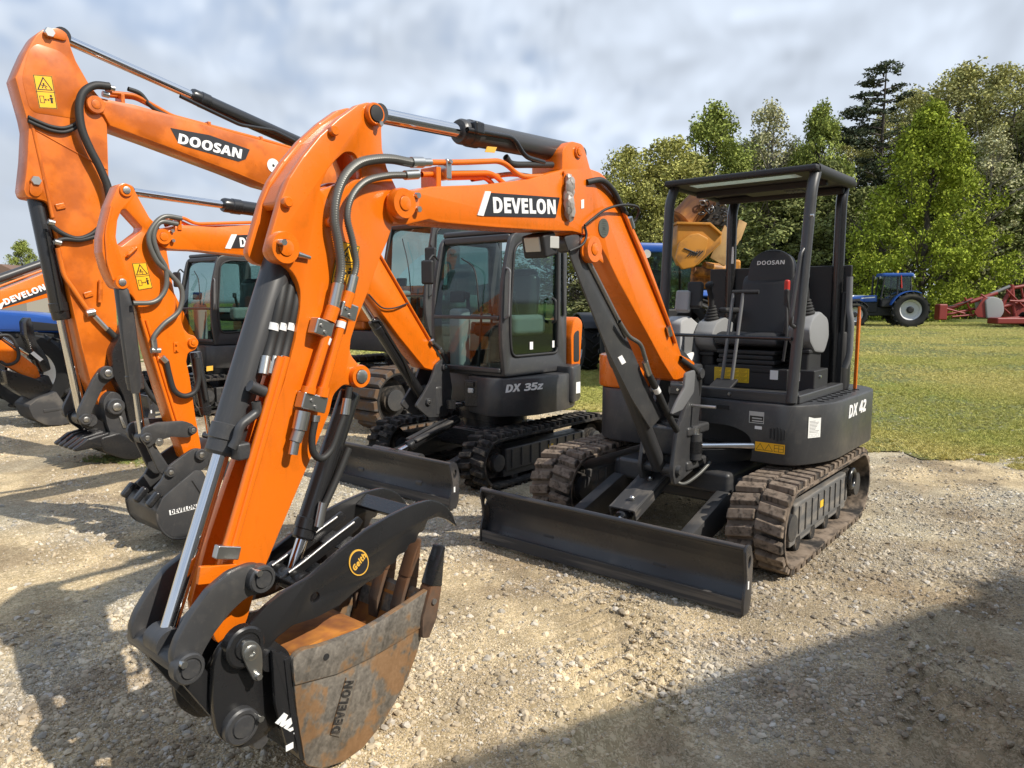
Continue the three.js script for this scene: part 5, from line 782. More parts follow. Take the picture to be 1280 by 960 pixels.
  for (const [x0, y0, x1, y1] of [[192, 424, 194, 440], [189, 438, 200, 438], [202, 446, 208, 452]]) part('hose_fitting', rod(P(la + .04, x0, y0), P(la + .04, x1, y1), .02), M.zinc, arm);
  part('hydraulic_hose', tube([[208, 452], [212, 470], [218, 488], [230, 495], [243, 490], [248, 474], [246, 448]].map(a => P(la + .04, a[0], a[1])), .019, 60), M.hose, arm); part('service_pipe', [rod(P(la + .015, 177, 398), P(la + .015, 219, 534), .012), rod(P(la + .015, 183, 400), P(la + .015, 224, 534), .012)], M.orange, arm); part('service_port', (() => { const c = F2.side(220, 434, la); return [box(.008, .075, .035, la + .004, c[1], c[0], .003), bolt(c[0], c[1] + .02, la + .006, .008), bolt(c[0], c[1] - .02, la + .006, .008)]; })(), M.orange, arm);
  ram(E2, P(c0, 420, 276), P(c0, 158, 239), .052, .028, .60, { barrel: M.black, eye: .04, eyeW: .08 }, 'arm_cylinder');
  { const b = ram(E2, P(c0, 152, 354, c0 + .0), P(c0, 178, 547), .052, .024, .68, { barrel: M.grey, eye: .04, eyeW: .09 }, 'bucket_cylinder'); part('rod_guard', plate(T(c0 + .07, [[148, 360, .02], [160, 360, .02], [168, 400], [176, 480], [174, 492], [164, 492], [154, 420]]), c0 + .08, .012, { r: .012 }), M.grey, b); }
  { const b = ram(E2, P(c0, 244, 440), P(c0, 262, 545), .040, .02, .74, { barrel: M.black, eye: .03, eyeW: .12 }, 'thumb_cylinder'); part('feed_hose', tube([P(c0 + .05, 244, 446), P(c0 + .05, 250, 460), P(c0 + .05, 258, 500)], .013), M.hose, b); }
  const ll = c0 + .13, LP = [[176, 548, .03], [180, 534, .03], [198, 528], [230, 526, .03], [243, 531, .03], [246, 541, .03], [236, 547, .02], [214, 546], [196, 552], [186, 560, .02]];
  const lk = tracedPart(E2, F2, 'tipping_link', ll, .03, LP, M.grey, { r: .015 }); part('tipping_link', plate(T(ll, LP), c0 - .10, .03, { r: .015 }), M.grey, E2); head(lk, F2, 182.5, 547, ll, .035); head(lk, F2, 240, 537.5, ll, .03); head(lk, F2, 198, 552, ll - .02, .03, M.zinc);
  const b2 = c0 + .10, BL = [[178, 545, .02], [190, 550], [212, 584, .03], [220, 592, .03], [208, 598, .03], [198, 588]]; for (const l of [b2, c0 - .07]) part('bucket_link', plate(T(b2, BL), l, .028, { r: .015 }), M.grey, E2);
  const bn = c0 + .26, SB = T(bn, [[196, 640], [203, 623, .02], [224, 605], [244, 588, .02], [253, 588, .02], [266, 612], [285, 636], [284, 654, .02], [272, 662], [250, 668], [226, 673], [212, 671, .06], [200, 660, .06]]);
  const bucket = part('bucket', [plate(SB, bn, .02, { r: .02, bevel: .004 }), plate(SB, bn - .50, .02, { r: .02, bevel: .004 })], M.grey, E2, 'clean black bucket');
  part('bucket_wall', plate(T(bn, [[204, 624], [197, 640], [201, 659], [212, 670], [226, 672], [250, 667], [278, 658], [276, 654], [250, 662], [226, 667], [214, 665], [205, 656], [202, 640], [209, 626]]), bn - .012, .50, { r: .02, bevel: .003 }), M.grey, bucket); part('edge_strip', tube([[196, 642], [198, 655], [206, 667], [220, 673.5], [250, 669], [284, 655]].map(a => P(bn, a[0], a[1], bn + .002)), .008), M.greyDusty, bucket); part('seam', rod(P(bn, 240, 600, bn + .002), P(bn, 276, 654, bn + .002), .006), M.grey, bucket);
  for (const l of [c0 + .15, c0 - .12]) part('bucket_ear', plate(T(c0 + .15, [[192, 612], [203, 600], [210, 584, .03], [234, 566], [244, 560, .04], [256, 562, .04], [262, 580], [250, 590], [222, 606], [204, 622]]), l, .028, { r: .02 }), M.grey, bucket); head(bucket, F2, 212, 590, c0 + .15, .036); head(bucket, F2, 250, 568, c0 + .15, .042, M.grey, 'arm_pin');
  for (const i of [0, 1, 2]) part('back_lug', box(.06, .05, .12, c0 + .2 - i * .2, P(bn, 197, 630).y + .02, P(bn, 197, 630).z + .0, .02, [.8, 0, 0]), M.black, bucket);
  const bd = part('maker_sticker', plate(T(bn, [[211, 638], [246, 630], [247, 635], [212, 644]]), bn + .004, .004, { r: .001, bevel: 0 }), M.white, bucket); part('lettering', letters('DEVELON', F2.side(213.5, 643, bn), F2.side(244.5, 635, bn), .032, bn + .003, 0, .02), M.logoDark, bd);
  part('thumb', plate(T(c0 + .1, [[252, 566, .02], [262, 548, .02], [275, 560], [300, 596], [296, 606], [272, 590]]), c0 + .1, .2, { r: .012 }), M.grey, E2);
}

// ================================================================ third machine: large crawler
const E3 = F3.place(thing('crawler_excavator', 'large orange crawler excavator with tall arm and rusty steel tracks', 'excavator', 'orange excavators parked in a row'));
{
  const P = (lat, px, py, l2) => pt(F3, lat, px, py, l2), T = (lat, p) => trace(F3, lat, p), c0 = .05;
  for (const s of [1, -1]) { const l0 = s > 0 ? .74 : -1.25, l1 = s > 0 ? 1.25 : -.74; track(E3, { name: 'steel_track', l0, l1, half: 1.6, R: .42, mat: M.steelTrack, n: 54, lugH: .05, lugD: .14, steel: true }); underframe(E3, { l0, l1, half: 1.6, R: .42, mat: M.greyDusty, panelH: .36 }); }
  part('centre_frame', [box(1.5, .3, 1.4, 0, .62, 0, .04), rod(V(0, .7, 0), V(0, 1.0, 0), .6, .6, 28)], M.black, E3);
  const bd = part('upper_body', slab([[-1.2, .9, .1], [1.2, .9, .1], [1.24, -1.0, .2], [.9, -1.75, .5], [-.9, -1.75, .5], [-1.24, -1.0, .2]], .98, 1.28, { bevel: .03 }), M.grey, E3);
  part('engine_cover', slab([[-1.18, -.5], [1.18, -.5], [1.2, -1.0, .2], [.85, -1.68, .5], [-.85, -1.68, .5], [-1.2, -1.0, .2]], 1.281, 2.0, { bevel: .05 }), M.orangeOld, E3); part('tank_cover', box(.7, .55, 1.2, -.8, 1.56, .2, .05), M.orangeOld, E3); part('side_door', box(.03, .5, .8, 1.215, 1.6, -.95, .02), M.grey, bd);
  const k = cab(E3, { l0: .28, l1: 1.22, f0: -.55, f1: .98, y0: 1.25, y1: 2.86, nose: .1 }); mirror(k, V(1.22, 2.45, .95), V(1.28, 2.30, 1.02), .16, .32); part('cab_step', box(.3, .05, .5, 1.28, 1.0, .5, .01), M.black, E3);
  const lb = c0 + .17;
  const boom = tracedPart(E3, F3, 'boom', lb, .34, [[110, 134, .05], [114, 124, .05], [126, 122, .05], [137, 125], [169, 131], [265, 158], [369, 187], [425, 208, .2], [458, 240, .2], [474, 300], [478, 396, .06], [462, 404, .06], [448, 330], [428, 268, .2], [392, 248, .2], [331, 231], [287, 213], [190, 176], [138, 157], [130, 143]], M.orangeOld, { r: .01, bevel: .008 });
  boss(F3, 'pivot_boss', 119, 131, lb, .09, .045, .03, M.orangeOld, boom); part('boom_lug', plate(T(lb, [[117, 124], [132, 128], [130, 138], [120, 140]]), lb + .02, .02, { r: .02 }), M.orangeOld, boom);
  logo(F3, lb, boom, { field: [[213, 160], [262, 169], [312, 187], [307, 199], [298, 202], [224, 181, .06]], text: 'DOOSAN', a: [222, 179], b: [301, 198.5], h: .115, slant: .12 });
  { const c = F3.side(341.5, 207, lb), d = part('load_sticker', new THREE.CylinderGeometry(.085, .085, .004, 28).rotateZ(-Math.PI / 2).translate(lb + .003, c[1], c[0]), M.white, boom); part('sticker_centre', new THREE.CylinderGeometry(.018, .018, .006, 16).rotateZ(-Math.PI / 2).translate(lb + .004, c[1], c[0]), M.plastic, d); }
  for (let i = 0; i < 2; i++) part('hydraulic_pipe', bent([P(lb - .05 - i * .08, 132, 115 + i * 4), P(lb - .05 - i * .08, 168, 119 + i * 3), P(lb - .05 - i * .08, 182, 126 + i * 3), P(lb - .05 - i * .08, 215, 145 + i * 2), P(lb - .05 - i * .08, 340, 178 + i * 3), P(lb - .05 - i * .08, 400, 196 + i * 3)], .022), M.orangeOld, boom);
  for (const [x, y] of [[152, 124], [260, 158], [325, 176]]) { const c = F3.side(x, y, lb - .06); part('pipe_clamp', box(.16, .1, .04, lb - .1, c[1], c[0], .008), M.orangeOld, boom); }
  part('hydraulic_hose', tube([[160, 111], [175, 117], [186, 130], [196, 138], [212, 146]].map(a => P(lb - .05, a[0], a[1])), .024), M.hose, boom);
  const la = c0 + .14;
  const arm = tracedPart(E3, F3, 'arm', la, .28, [[46, 42, .1], [56, 35, .1], [72, 35, .1], [85, 43, .08], [89, 60], [95, 76], [112, 106], [130, 128], [134, 153], [136, 219], [141, 300], [147, 412], [146, 452], [146, 505, .05], [138, 518, .05], [126, 512, .04], [114, 480], [103, 437], [92, 390], [81, 340], [68, 282], [62, 252, .06], [44, 248, .05], [33, 246, .05], [30, 237], [34, 200], [36, 162], [33, 147], [26, 122], [19, 97], [26, 80], [34, 62]], M.orangeOld, { r: .01, bevel: .01 });
  part('eye_plate', plate(T(la, [[54, 36, .05], [74, 36, .05], [84, 44, .04], [82, 52, .04], [66, 48], [56, 46, .04]]), la + .025, .025, { r: .03 }), M.orangeOld, arm); { const c = F3.side(61, 41, la + .02); part('bolt', bolt(c[0], c[1], la + .02, .05, .04), M.zinc, arm); const d = F3.side(44, 226, la); part('bolt', bolt(d[0], d[1], la + .01, .05, .03), M.zinc, arm); }
  part('lobe_plate', plate(T(la, [[38, 226, .04], [50, 224, .04], [53, 240, .04], [46, 247, .04], [36, 242, .04]]), la + .02, .02, { r: .03 }), M.orangeOld, arm); part('face_plate', plate(T(la, [[36, 62], [46, 54], [80, 66], [110, 110], [104, 150], [38, 140], [27, 98]]), la + .004, .005, { r: .08, bevel: .002 }), M.orangeOld, arm);
  part('face_rib', [rod(P(la, 38, 146, la), P(la, 66, 272, la), .016), rod(P(la, 40, 160, la), P(la, 134, 212, la), .009)], M.orangeOld, arm); sticker('warning_sticker', warnMat, F3, la + .006, [[41, 93], [65, 95], [72, 136], [49, 135]], arm);
  for (const [x, y] of [[75, 258], [110, 368]]) { const c = F3.side(x, y, la); part('lifting_lug', box(.02, .06, .09, la + .01, c[1], c[0], .01, [.3, 0, 0]), M.orangeOld, arm); }
  part('hydraulic_hose', tube([[137, 108], [118, 107], [104, 116], [99, 134], [102, 160], [112, 185], [124, 208], [134, 232], [138, 252]].map(a => P(la + .10, a[0], a[1])), .04, 80), M.hose, arm); for (const dy of [0, 5]) part('hydraulic_hose', tube([[35, 146 + dy], [48, 152 + dy], [64, 158 + dy], [80, 160 + dy], [94, 155 + dy], [99, 148 + dy]].map(a => P(la + .03, a[0], a[1])), .018, 50), M.hose, arm);
  for (const q of [[[60, 278], [75, 290], [95, 298], [112, 294], [125, 284]], [[66, 304], [80, 299], [100, 300], [118, 296]]]) part('hydraulic_hose', tube(q.map(a => P(la + .04, a[0], a[1])), .024, 40), M.hose, arm); for (const [x, y] of [[60, 277], [68, 302], [135, 109], [128, 117]]) part('hose_fitting', rod(P(la + .05, x, y), P(la + .05, x + 8, y + 2), .03), M.zinc, arm);
  part('service_pipe', bent([P(la + .03, 72, 310), P(la + .03, 80, 345), P(la + .03, 110, 388), P(la + .03, 113, 394)], .024), M.orangeOld, arm); part('service_port', [rod(P(la + .04, 108, 392), P(la + .04, 118, 390), .04), rod(P(la + .04, 118, 395), P(la + .04, 134, 412), .026)], M.zinc, arm); part('hydraulic_hose', tube([P(la + .04, 134, 411), P(la + .04, 145, 422), P(la + .04, 152, 432)], .03), M.hose, arm); part('service_handle', rod(P(la + .03, 126, 350), P(la + .03, 125, 378), .022), M.orangeOld, arm);
  ram(E3, P(c0, 380, 182), P(c0, 75, 46), .085, .05, .53, { barrel: M.black, eye: .08, eyeW: .14 }, 'arm_cylinder'); part('feed_pipe', bent([P(c0 + .1, 225, 120), P(c0 + .1, 262, 138), P(c0 + .1, 300, 156), P(c0 + .1, 342, 163), P(c0 + .1, 368, 176)], .022), M.black, E3);
  { const b = ram(E3, P(c0, 44, 240), P(c0, 103, 522), .085, .05, .55, { barrel: M.black, eye: .08, eyeW: .16 }, 'bucket_cylinder'); part('feed_pipe', rod(P(c0 + .1, 60, 290), P(c0 + .1, 78, 388), .02), M.black, b); }
  const ll = c0 + .24; const LK = [[128, 458, .06], [140, 462, .06], [141, 474, .06], [130, 482], [116, 512], [110, 530, .06], [98, 526, .06], [98, 514], [118, 472]]; const lk = tracedPart(E3, F3, 'tipping_link', ll, .06, LK, M.grey, { r: .03 }); part('tipping_link', plate(T(ll, LK), c0 - .18, .06, { r: .03 }), M.grey, E3); head(lk, F3, 132.6, 466, ll, .075, M.grey); head(lk, F3, 106, 524, ll, .06, M.grey); part('cross_pin', [pin(F3.side(103, 523, c0)[0], F3.side(103, 523, c0)[1], c0 - .3, ll, .07)], M.grey, lk);
  const b2 = c0 + .2; for (const l of [b2, c0 - .14]) part('bucket_link', plate(T(b2, [[98, 520, .05], [112, 518, .05], [140, 534], [165, 560, .04], [160, 568, .04], [132, 552], [102, 532]]), l, .05, { r: .03 }), M.black, E3);
  // quick coupler, thumb bracket and toothed bucket
  const qc = tracedPart(E3, F3, 'quick_coupler', c0 + .26, .5, [[128, 500, .08], [140, 488, .08], [152, 494, .08], [158, 520], [168, 548], [172, 556, .05], [160, 566, .05], [144, 558], [134, 530]], M.grey, { r: .04 }); head(qc, F3, 143, 508, c0 + .26, .09, M.grey); head(qc, F3, 157, 551, c0 + .26, .055, M.grey); part('slot_plate', plate(T(c0 + .26, [[148, 520, .02], [152, 520, .02], [158, 534, .02], [154, 536, .02]]), c0 + .27, .012, { r: .01 }), M.zinc, qc);
  tracedPart(E3, F3, 'thumb_bracket', c0 + .3, .2, [[140, 440], [160, 400, .06], [170, 420], [172, 480], [182, 520], [175, 546, .04], [165, 540], [155, 495], [142, 470]], M.black, { r: .05 });
  const bb = c0 + .40, bk = part('bucket', [plate(T(bb, [[124, 548], [150, 540], [178, 556], [180, 572, .05], [160, 576, .08], [130, 566]]), bb, .62, { r: .05, bevel: .02 })], M.black, E3, 'black toothed bucket lying flat');
  for (let i = 0; i < 5; i++) { const l = bb - .01 - i * .13, q = F3.side(126, 556, bb); part('tooth', plate([[q[0] - .1, q[1] + .12], [q[0] + .12, q[1] + .08], [q[0] + .25, q[1] - .01], [q[0] + .24, q[1] - .04], [q[0] + .05, q[1] - .03], [q[0] - .1, q[1] - .06]], l, .075, { r: .02, bevel: .02 }), M.black, bk); }
  part('hydraulic_hose', tube([[172, 460], [180, 480], [190, 496], [205, 510], [214, 516]].map(a => P(c0 + .3, a[0], a[1])), .028), M.hose, E3);
}

// ================================================================ fourth machine: arm tucked in, at the end of the row
const E4 = F4.place(thing('mini_excavator', 'orange excavator with its bucket curled back at the white rimmed tractor wheel', 'excavator', 'orange excavators parked in a row'));
{
  const P = (lat, px, py, l2) => pt(F4, lat, px, py, l2), T = (lat, p) => trace(F4, lat, p), c0 = -.1;
  for (const s of [1, -1]) { const l0 = s > 0 ? .60 : -1.0, l1 = s > 0 ? 1.0 : -.60; track(E4, { l0, l1, half: .85, R: .30, mat: M.trackDark, n: 46, lugH: .036, lugD: .06 }); underframe(E4, { l0, l1, half: .85, R: .3, mat: M.grey, panelH: .24 }); }
  part('centre_frame', [box(1.2, .24, 1, 0, .42, 0, .03), rod(V(0, .5, 0), V(0, .74, 0), .4, .4, 24)], M.black, E4); dozerBlade(E4, { half: 1.0, fwd: 1.75, mat: M.bladePaint }); for (const s of [-1, 1]) part('blade_arm', plate([[.45, .33], [.62, .42], [1.68, .16], [1.68, .06], [.5, .24]], s * .42 + .045, .09, { r: .02 }), M.greyDusty, E4);
  const bd = part('upper_body', slab([[-.8, .4, .1], [.1, .4], [.15, .6], [.72, .72, .15], [.98, .4, .25], [.98, -.7, .3], [.6, -1.15, .3], [-.6, -1.15, .3], [-.98, -.6, .3]], .70, 1.05, { bevel: .02 }), M.grey, E4); part('sticker', plate(T(.985, [[258, 458], [266, 457], [266, 463], [258, 464]]), .99, .004, { r: .001, bevel: 0 }), M.brass, bd);
  part('engine_cover', slab([[-.9, -.62], [.85, -.62], [.85, -.9, .2], [.5, -1.1, .3], [-.5, -1.1, .3], [-.9, -.8, .2]], 1.051, 1.7, { bevel: .04 }), M.orange, E4);
  const k = cab(E4, { l0: -.22, l1: .78, f0: -.6, f1: .61, y0: 1.06, y1: 2.46 }); mirror(k, V(-.16, 2.2, .6), V(-.14, 2.08, .72));
  const lb = c0 + .1;
  const boom = tracedPart(E4, F4, 'boom', lb, .2, [[-96, 402, .04], [-92, 392, .04], [-60, 384], [0, 363], [54, 342], [130, 314, .2], [178, 318, .2], [215, 360], [246, 424, .04], [232, 440, .04], [205, 396], [168, 352, .2], [128, 348, .2], [60, 372], [0, 387], [-60, 412], [-86, 414, .04]], M.orange, { r: .01, bevel: .006 });
  logo(F4, lb, boom, { field: [[6, 379], [72, 352], [72, 362], [0, 386]], bar: [[-2, 381], [6, 376], [2, 386], [-5, 388]], text: 'DEVELON', a: [7, 381.5], b: [58, 362], h: .085 });
  part('hydraulic_pipe', rod(P(lb - .03, -60, 380), P(lb - .03, 120, 313), .014), M.orange, boom); ram(E4, P(c0, 135, 300), P(c0, -92, 380), .055, .03, .75, { barrel: M.grey }, 'arm_cylinder'); ram(E4, V(c0, .75, .95), P(c0, 120, 345), .06, .032, .6, { barrel: M.black }, 'boom_cylinder'); part('swing_bracket', [rod(V(c0, .55, .9), V(c0, 1.15, .9), .09), box(.3, .3, .3, c0, .85, .8, .05)], M.grey, E4);
  const la = c0 + .08; tracedPart(E4, F4, 'arm', la, .16, [[-112, 384, .04], [-98, 372, .04], [-60, 384], [0, 424], [46, 458, .03], [52, 474, .03], [38, 474], [0, 453], [-55, 432], [-104, 402]], M.orange, { r: .01, bevel: .006 });
  part('hydraulic_hose', tube([[-6, 420], [12, 420], [22, 436], [22, 450], [10, 456], [0, 452]].map(a => P(la + .04, a[0], a[1])), .022, 40), M.hose, E4); ram(E4, P(c0, -60, 385), P(c0, 40, 445), .05, .028, .6, { barrel: M.black }, 'bucket_cylinder');
  const lk = tracedPart(E4, F4, 'tipping_link', c0 + .14, .28, [[32, 402, .03], [38, 396, .03], [42, 410], [46, 428], [60, 448], [64, 462, .03], [54, 466, .03], [46, 450], [34, 420]], M.black, { r: .02 }); part('sticker', plate(T(c0 + .14, [[38, 442], [42, 439], [54, 449], [50, 452]]), c0 + .145, .004, { r: .002, bevel: 0 }), M.white, lk);
  tracedPart(E4, F4, 'quick_coupler', c0 + .17, .34, [[6, 462, .04], [28, 468], [46, 474], [60, 468, .04], [67, 482, .04], [58, 496], [44, 502], [28, 494], [10, 482, .04]], M.black, { r: .03 });
  const bk = tracedPart(E4, F4, 'bucket', c0 + .3, .6, [[35, 508, .04], [46, 499], [70, 489, .03], [88, 514], [92, 528, .03], [76, 532], [58, 532, .06], [42, 524, .06]], M.greyDusty, { r: .02, bevel: .01 }); part('wear_strip', plate(T(c0 + .3, [[54, 512], [82, 508], [83, 511], [55, 516]]), c0 + .308, .01, { r: .004 }), M.greyDusty, bk);
}

// ================================================================ tractors
M.blue = phy({ color: C(.012, .075, .33), roughness: .4, clearcoat: .3 });
M.tyre = std({ map: dustTex([.12, .12, .12], [.40, .38, .34], .7, 101), roughness: .95 });
M.rim = std({ color: C(.55, .56, .57), roughness: .55 }); M.rimWhite = std({ color: C(.74, .72, .66), roughness: .6 });
M.implRed = std({ color: C(.20, .02, .015), roughness: .5 });
function wheel(parent, x, y, z, R, w, rim, out, name = 'wheel') {
  const g = new THREE.Group(); g.name = name; g.position.set(x, y, z); parent.add(g);
  const r = R * .60, pr = [[r, -w * .42], [r + .03, -w * .47], [R * .84, -w * .52], [R * .96, -w * .45], [R * .965, 0], [R * .96, w * .45], [R * .84, w * .52], [r + .03, w * .47], [r, w * .42]];
  part('tyre', [crease(new THREE.LatheGeometry(pr.map(p => new THREE.Vector2(...p)), 48), .6).rotateZ(-Math.PI / 2), ...[...Array(32)].map((_, k) => { const a = k * Math.PI / 16, s = k % 2 ? 1 : -1, b = box(w * .55, R * .09, R * .075, s * w * .25, R * .975, 0, .012); const p = b.attributes.position; for (let i = 0; i < p.count; i++) p.setZ(i, p.getZ(i) + s * p.getX(i) * .75 - w * .12); b.rotateX(a); return b; })], M.tyre, g);
  part('rim', crease(new THREE.LatheGeometry([[0, .02], [r * .30, .02], [r * .42, -.05], [r * .8, -.05], [r * .86, .10], [r * .98, .15], [r * 1.02, .12]].map(p => new THREE.Vector2(Math.max(p[0], .001), p[1] * out * w * 1.6)), 32), .5).rotateZ(-Math.PI / 2), rim, g);
  part('hub', turned(V(0, 0, 0), V(out * w * .32, 0, 0), [[0, 0], [r * .34, 0], [r * .3, .7], [r * .2, 1], [0, 1]], 20), M.plastic, g);
  return g;
}
function tractor(name, label, x, z, turn, s, rim, opt = {}) {
  const t = thing(name, label, 'tractor', 'blue tractors'); t.position.set(x, rise(z), z); t.rotation.y = turn; t.scale.setScalar(s);
  for (const q of [-1, 1]) { wheel(t, q * .88, .95, -.95, .95, .52, rim, q, 'rear_wheel'); wheel(t, q * .86, .68, 1.85, .68, .42, rim, q, 'front_wheel'); }
  part('chassis', [box(.6, .5, 3.2, 0, .85, .5, .05), box(.66, .62, 2.1, 0, 1.08, 1.6, .06), box(1.4, .16, .2, 0, .68, 1.85, .05), box(1.4, .2, .25, 0, .95, -.95, .05)], M.plastic, t);
  const hood = part('hood', plate([[.62, 1.38], [.62, 1.78, .1], [1.6, 1.72, .3], [2.45, 1.58, .2], [2.66, 1.46, .15], [2.68, 1.32, .05], [1.6, 1.36]], .42, .84, { r: .05, bevel: .06 }), M.blue, t); part('grille', box(.66, .4, .05, 0, 1.2, 2.70, .02, [-.1, 0, 0]), M.plastic, hood); part('air_intake', [plate([[1.5, 1.40], [1.5, 1.58], [2.4, 1.48], [2.5, 1.38]], .426, .01, { r: .04 }), plate([[1.5, 1.40], [1.5, 1.58], [2.4, 1.48], [2.5, 1.38]], -.416, .01, { r: .04 })], M.plastic, hood); part('stripe', plate([[.75, 1.62], [.75, 1.68], [1.45, 1.62], [1.45, 1.57]], .424, .006, { r: .01, bevel: 0 }), M.white, hood);
  for (const q of [-1, 1]) part('headlight', box(.2, .1, .04, q * .26, 1.32, 2.71, .02), M.lamp, hood);
  part('front_weights', box(.7, .4, .35, 0, .85, 2.95, .06), M.plastic, t); part('exhaust', rod(V(-.5, 1.7, .7), V(-.5, 2.9, .68), .06, .05), M.plastic, t);
  for (const q of [-1, 1]) { const a = []; for (let i = 0; i <= 12; i++) { const th = -.35 + i * .2; a.push([-.95 + Math.cos(th) * 1.05, .95 + Math.sin(th) * 1.05, .01]); } for (let i = 12; i >= 0; i--) { const th = -.35 + i * .2; a.push([-.95 + Math.cos(th) * 1.0, .95 + Math.sin(th) * 1.0, .01]); } part('fender', plate(a.filter(p => p[1] > 1.2), q > 0 ? 1.14 : -.62, .52, { r: .01, bevel: .008 }), M.blue, t); const b = []; for (let i = 0; i <= 8; i++) { const th = .5 + i * .26; b.push([1.85 + Math.cos(th) * .80, .68 + Math.sin(th) * .80, .01]); } for (let i = 8; i >= 0; i--) { const th = .5 + i * .26; b.push([1.85 + Math.cos(th) * .76, .68 + Math.sin(th) * .76, .01]); } if (!opt.bareFront) part('front_fender', plate(b, q > 0 ? 1.08 : -.66, .42, { r: .01, bevel: .006 }), M.plastic, t); }
  const cb = part('cab', [box(1.3, .5, 1.5, 0, 1.35, -.3, .05), ...[[.66, .5, .66, .36], [-.66, .5, -.66, .36], [.7, -1.05, .62, -.95], [-.7, -1.05, -.62, -.95], [.7, -.3, .66, -.32], [-.7, -.3, -.66, -.32]].map(p => rod(V(p[0], 1.5, p[1]), V(p[2], 2.8, p[3]), .045, .04, 10))], M.plastic, t);
  part('roof', slab([[-.72, .5, .15], [.72, .5, .15], [.72, -1.12, .15], [-.72, -1.12, .15]], 2.78, 2.98, { bevel: .06 }), M.blue, cb); part('rear_window', box(1.28, 1.15, .01, 0, 2.2, -1.03, .002, [.05, 0, 0]), M.glass, cb); part('windshield', box(1.24, 1.15, .01, 0, 2.2, .42, .002, [-.1, 0, 0]), M.glass, cb); for (const q of [-1, 1]) part('side_window', box(.01, 1.15, 1.3, q * .67, 2.2, -.3, .002, [0, 0, q * .04]), M.glass, cb);
  for (const q of [-1, 1]) for (const zz of [.5, -1.13]) { part('work_light', turned(V(q * .5, 2.74, zz), V(q * .5, 2.74, zz + Math.sign(zz) * .08), [[0, 0], [.06, 0], [.09, .8], [.085, 1], [0, .9]], 16), M.lamp, cb); }
  part('seat', [box(.5, .12, .5, 0, 1.75, -.45, .04), box(.5, .65, .14, 0, 2.1, -.7, .05)], M.seat, cb); part('steering_wheel', new THREE.TorusGeometry(.2, .018, 8, 24).rotateX(1.0).translate(0, 2.0, .1), M.plastic, cb); part('rear_linkage', [rod(V(.35, .8, -1.1), V(.45, .7, -1.9), .04), rod(V(-.35, .8, -1.1), V(-.45, .7, -1.9), .04), rod(V(0, 1.3, -1.1), V(0, 1.0, -1.8), .035), box(.8, .5, .3, 0, 1.2, -1.25, .04)], M.plastic, t);
  part('beacon', rod(V(.55, 2.97, -.3), V(.55, 3.12, -.3), .05, .045, 12), M.yellow, cb); if (opt.flag) part('slow_marker', rod(V(.72, 2.85, -.45), V(.74, 2.15, -.5), .02, .04, 8), M.red, cb);
  return t;
}
const gx = (px, d) => (px - 640) / FPX * d;
tractor('tractor', 'blue cab tractor on the grass hitched to a red mowing machine', gx(1106, 41), -41, -1.80, 1.0, M.rim, { flag: true });
tractor('tractor', 'blue tractor behind the canopy carrying the yellow mower head', 3.0, -16.2, 3.35, .98, M.rim);
tractor('tractor', 'blue tractor with white rims behind the curled back bucket', -9.45, -12.0, 1.75, .9, M.rimWhite, { bareFront: true });

// ---- mowing machine behind the blue tractor
{
  const t = thing('hay_mower', 'red pull-type mowing machine with grey side shield on the grass', 'mower'), d = 41, F = new Frame(gx(1235, d), -d, 0); t.position.set(F.x, rise(-d), F.z);
  const q = (px, py, f = 0) => { const a = F.front(px, py, f); return V(a[0], a[1] - rise(-d), f); };
  part('tongue', [rod(q(1172, 392), q(1215, 374), .13, .11, 8), rod(q(1172, 396), q(1218, 386), .08, .08, 8), rod(q(1212, 378), q(1246, 366), .12, .12, 8), box(.5, .9, .5, q(1176, 390).x, q(1176, 390).y, 0, .08)], M.implRed, t);
  part('frame', [rod(q(1240, 402), q(1266, 358), .14, .12, 8), rod(q(1264, 356), q(1268, 400), .13, .13, 8), rod(q(1252, 384), q(1300, 370), .12, .12, 8), rod(q(1266, 360), q(1310, 352), .1, .1, 8), rod(q(1264, 364, -1.5), q(1270, 400, -1.5), .12, .12, 8), box(2.2, .9, 1.4, q(1290, 388).x, q(1290, 388).y, -.8, .1)], M.implRed, t);
  part('side_panel', faceShape([[1218, 390], [1230, 372], [1236, 372], [1240, 398], [1222, 396]].map(p => { const v = q(p[0], p[1], .5); return [v.x, v.y]; }), .5, .06, { r: .05 }), M.implRed, t);
  part('shield', faceShape([[1232, 376], [1240, 370, .2], [1254, 374, .3], [1256, 390, .3], [1250, 398, .1], [1234, 398, .1]].map(p => { const v = q(p[0], p[1], .6); return [v.x, v.y, p[2]]; }), .6, 1.0, { r: .1, bevel: .05 }), M.consoleGrey, t);
  part('brace', [[1176, 384, 1206, 392, .2], [1190, 396, 1232, 392, .3], [1206, 372, 1216, 396, .1], [1226, 368, 1244, 380, .4], [1258, 362, 1280, 384, .2], [1268, 392, 1300, 364, .1], [1246, 398, 1290, 396, .5], [1276, 358, 1284, 396, -.6], [1262, 376, 1300, 378, .6], [1240, 372, 1262, 392, .4]].map(b => rod(q(b[0], b[1], b[4]), q(b[2], b[3], b[4]), .055, .05, 8)), M.implRed, t); part('cutter_bed', box(3.2, .35, .9, q(1262, 399).x, .35, .9, .08), M.implRed, t); part('hydraulic_cylinder', rod(q(1238, 368), q(1262, 358), .09, .09), M.midGrey, t); wheel(t, q(1274, 394).x, .42, .5, .42, .3, M.implRed, 1); wheel(t, q(1296, 394).x, .42, -1.2, .42, .3, M.implRed, 1); part('hose', tube([q(1180, 384, .1), q(1200, 380, .2), q(1216, 374, .2)], .03), M.hose, t);
}
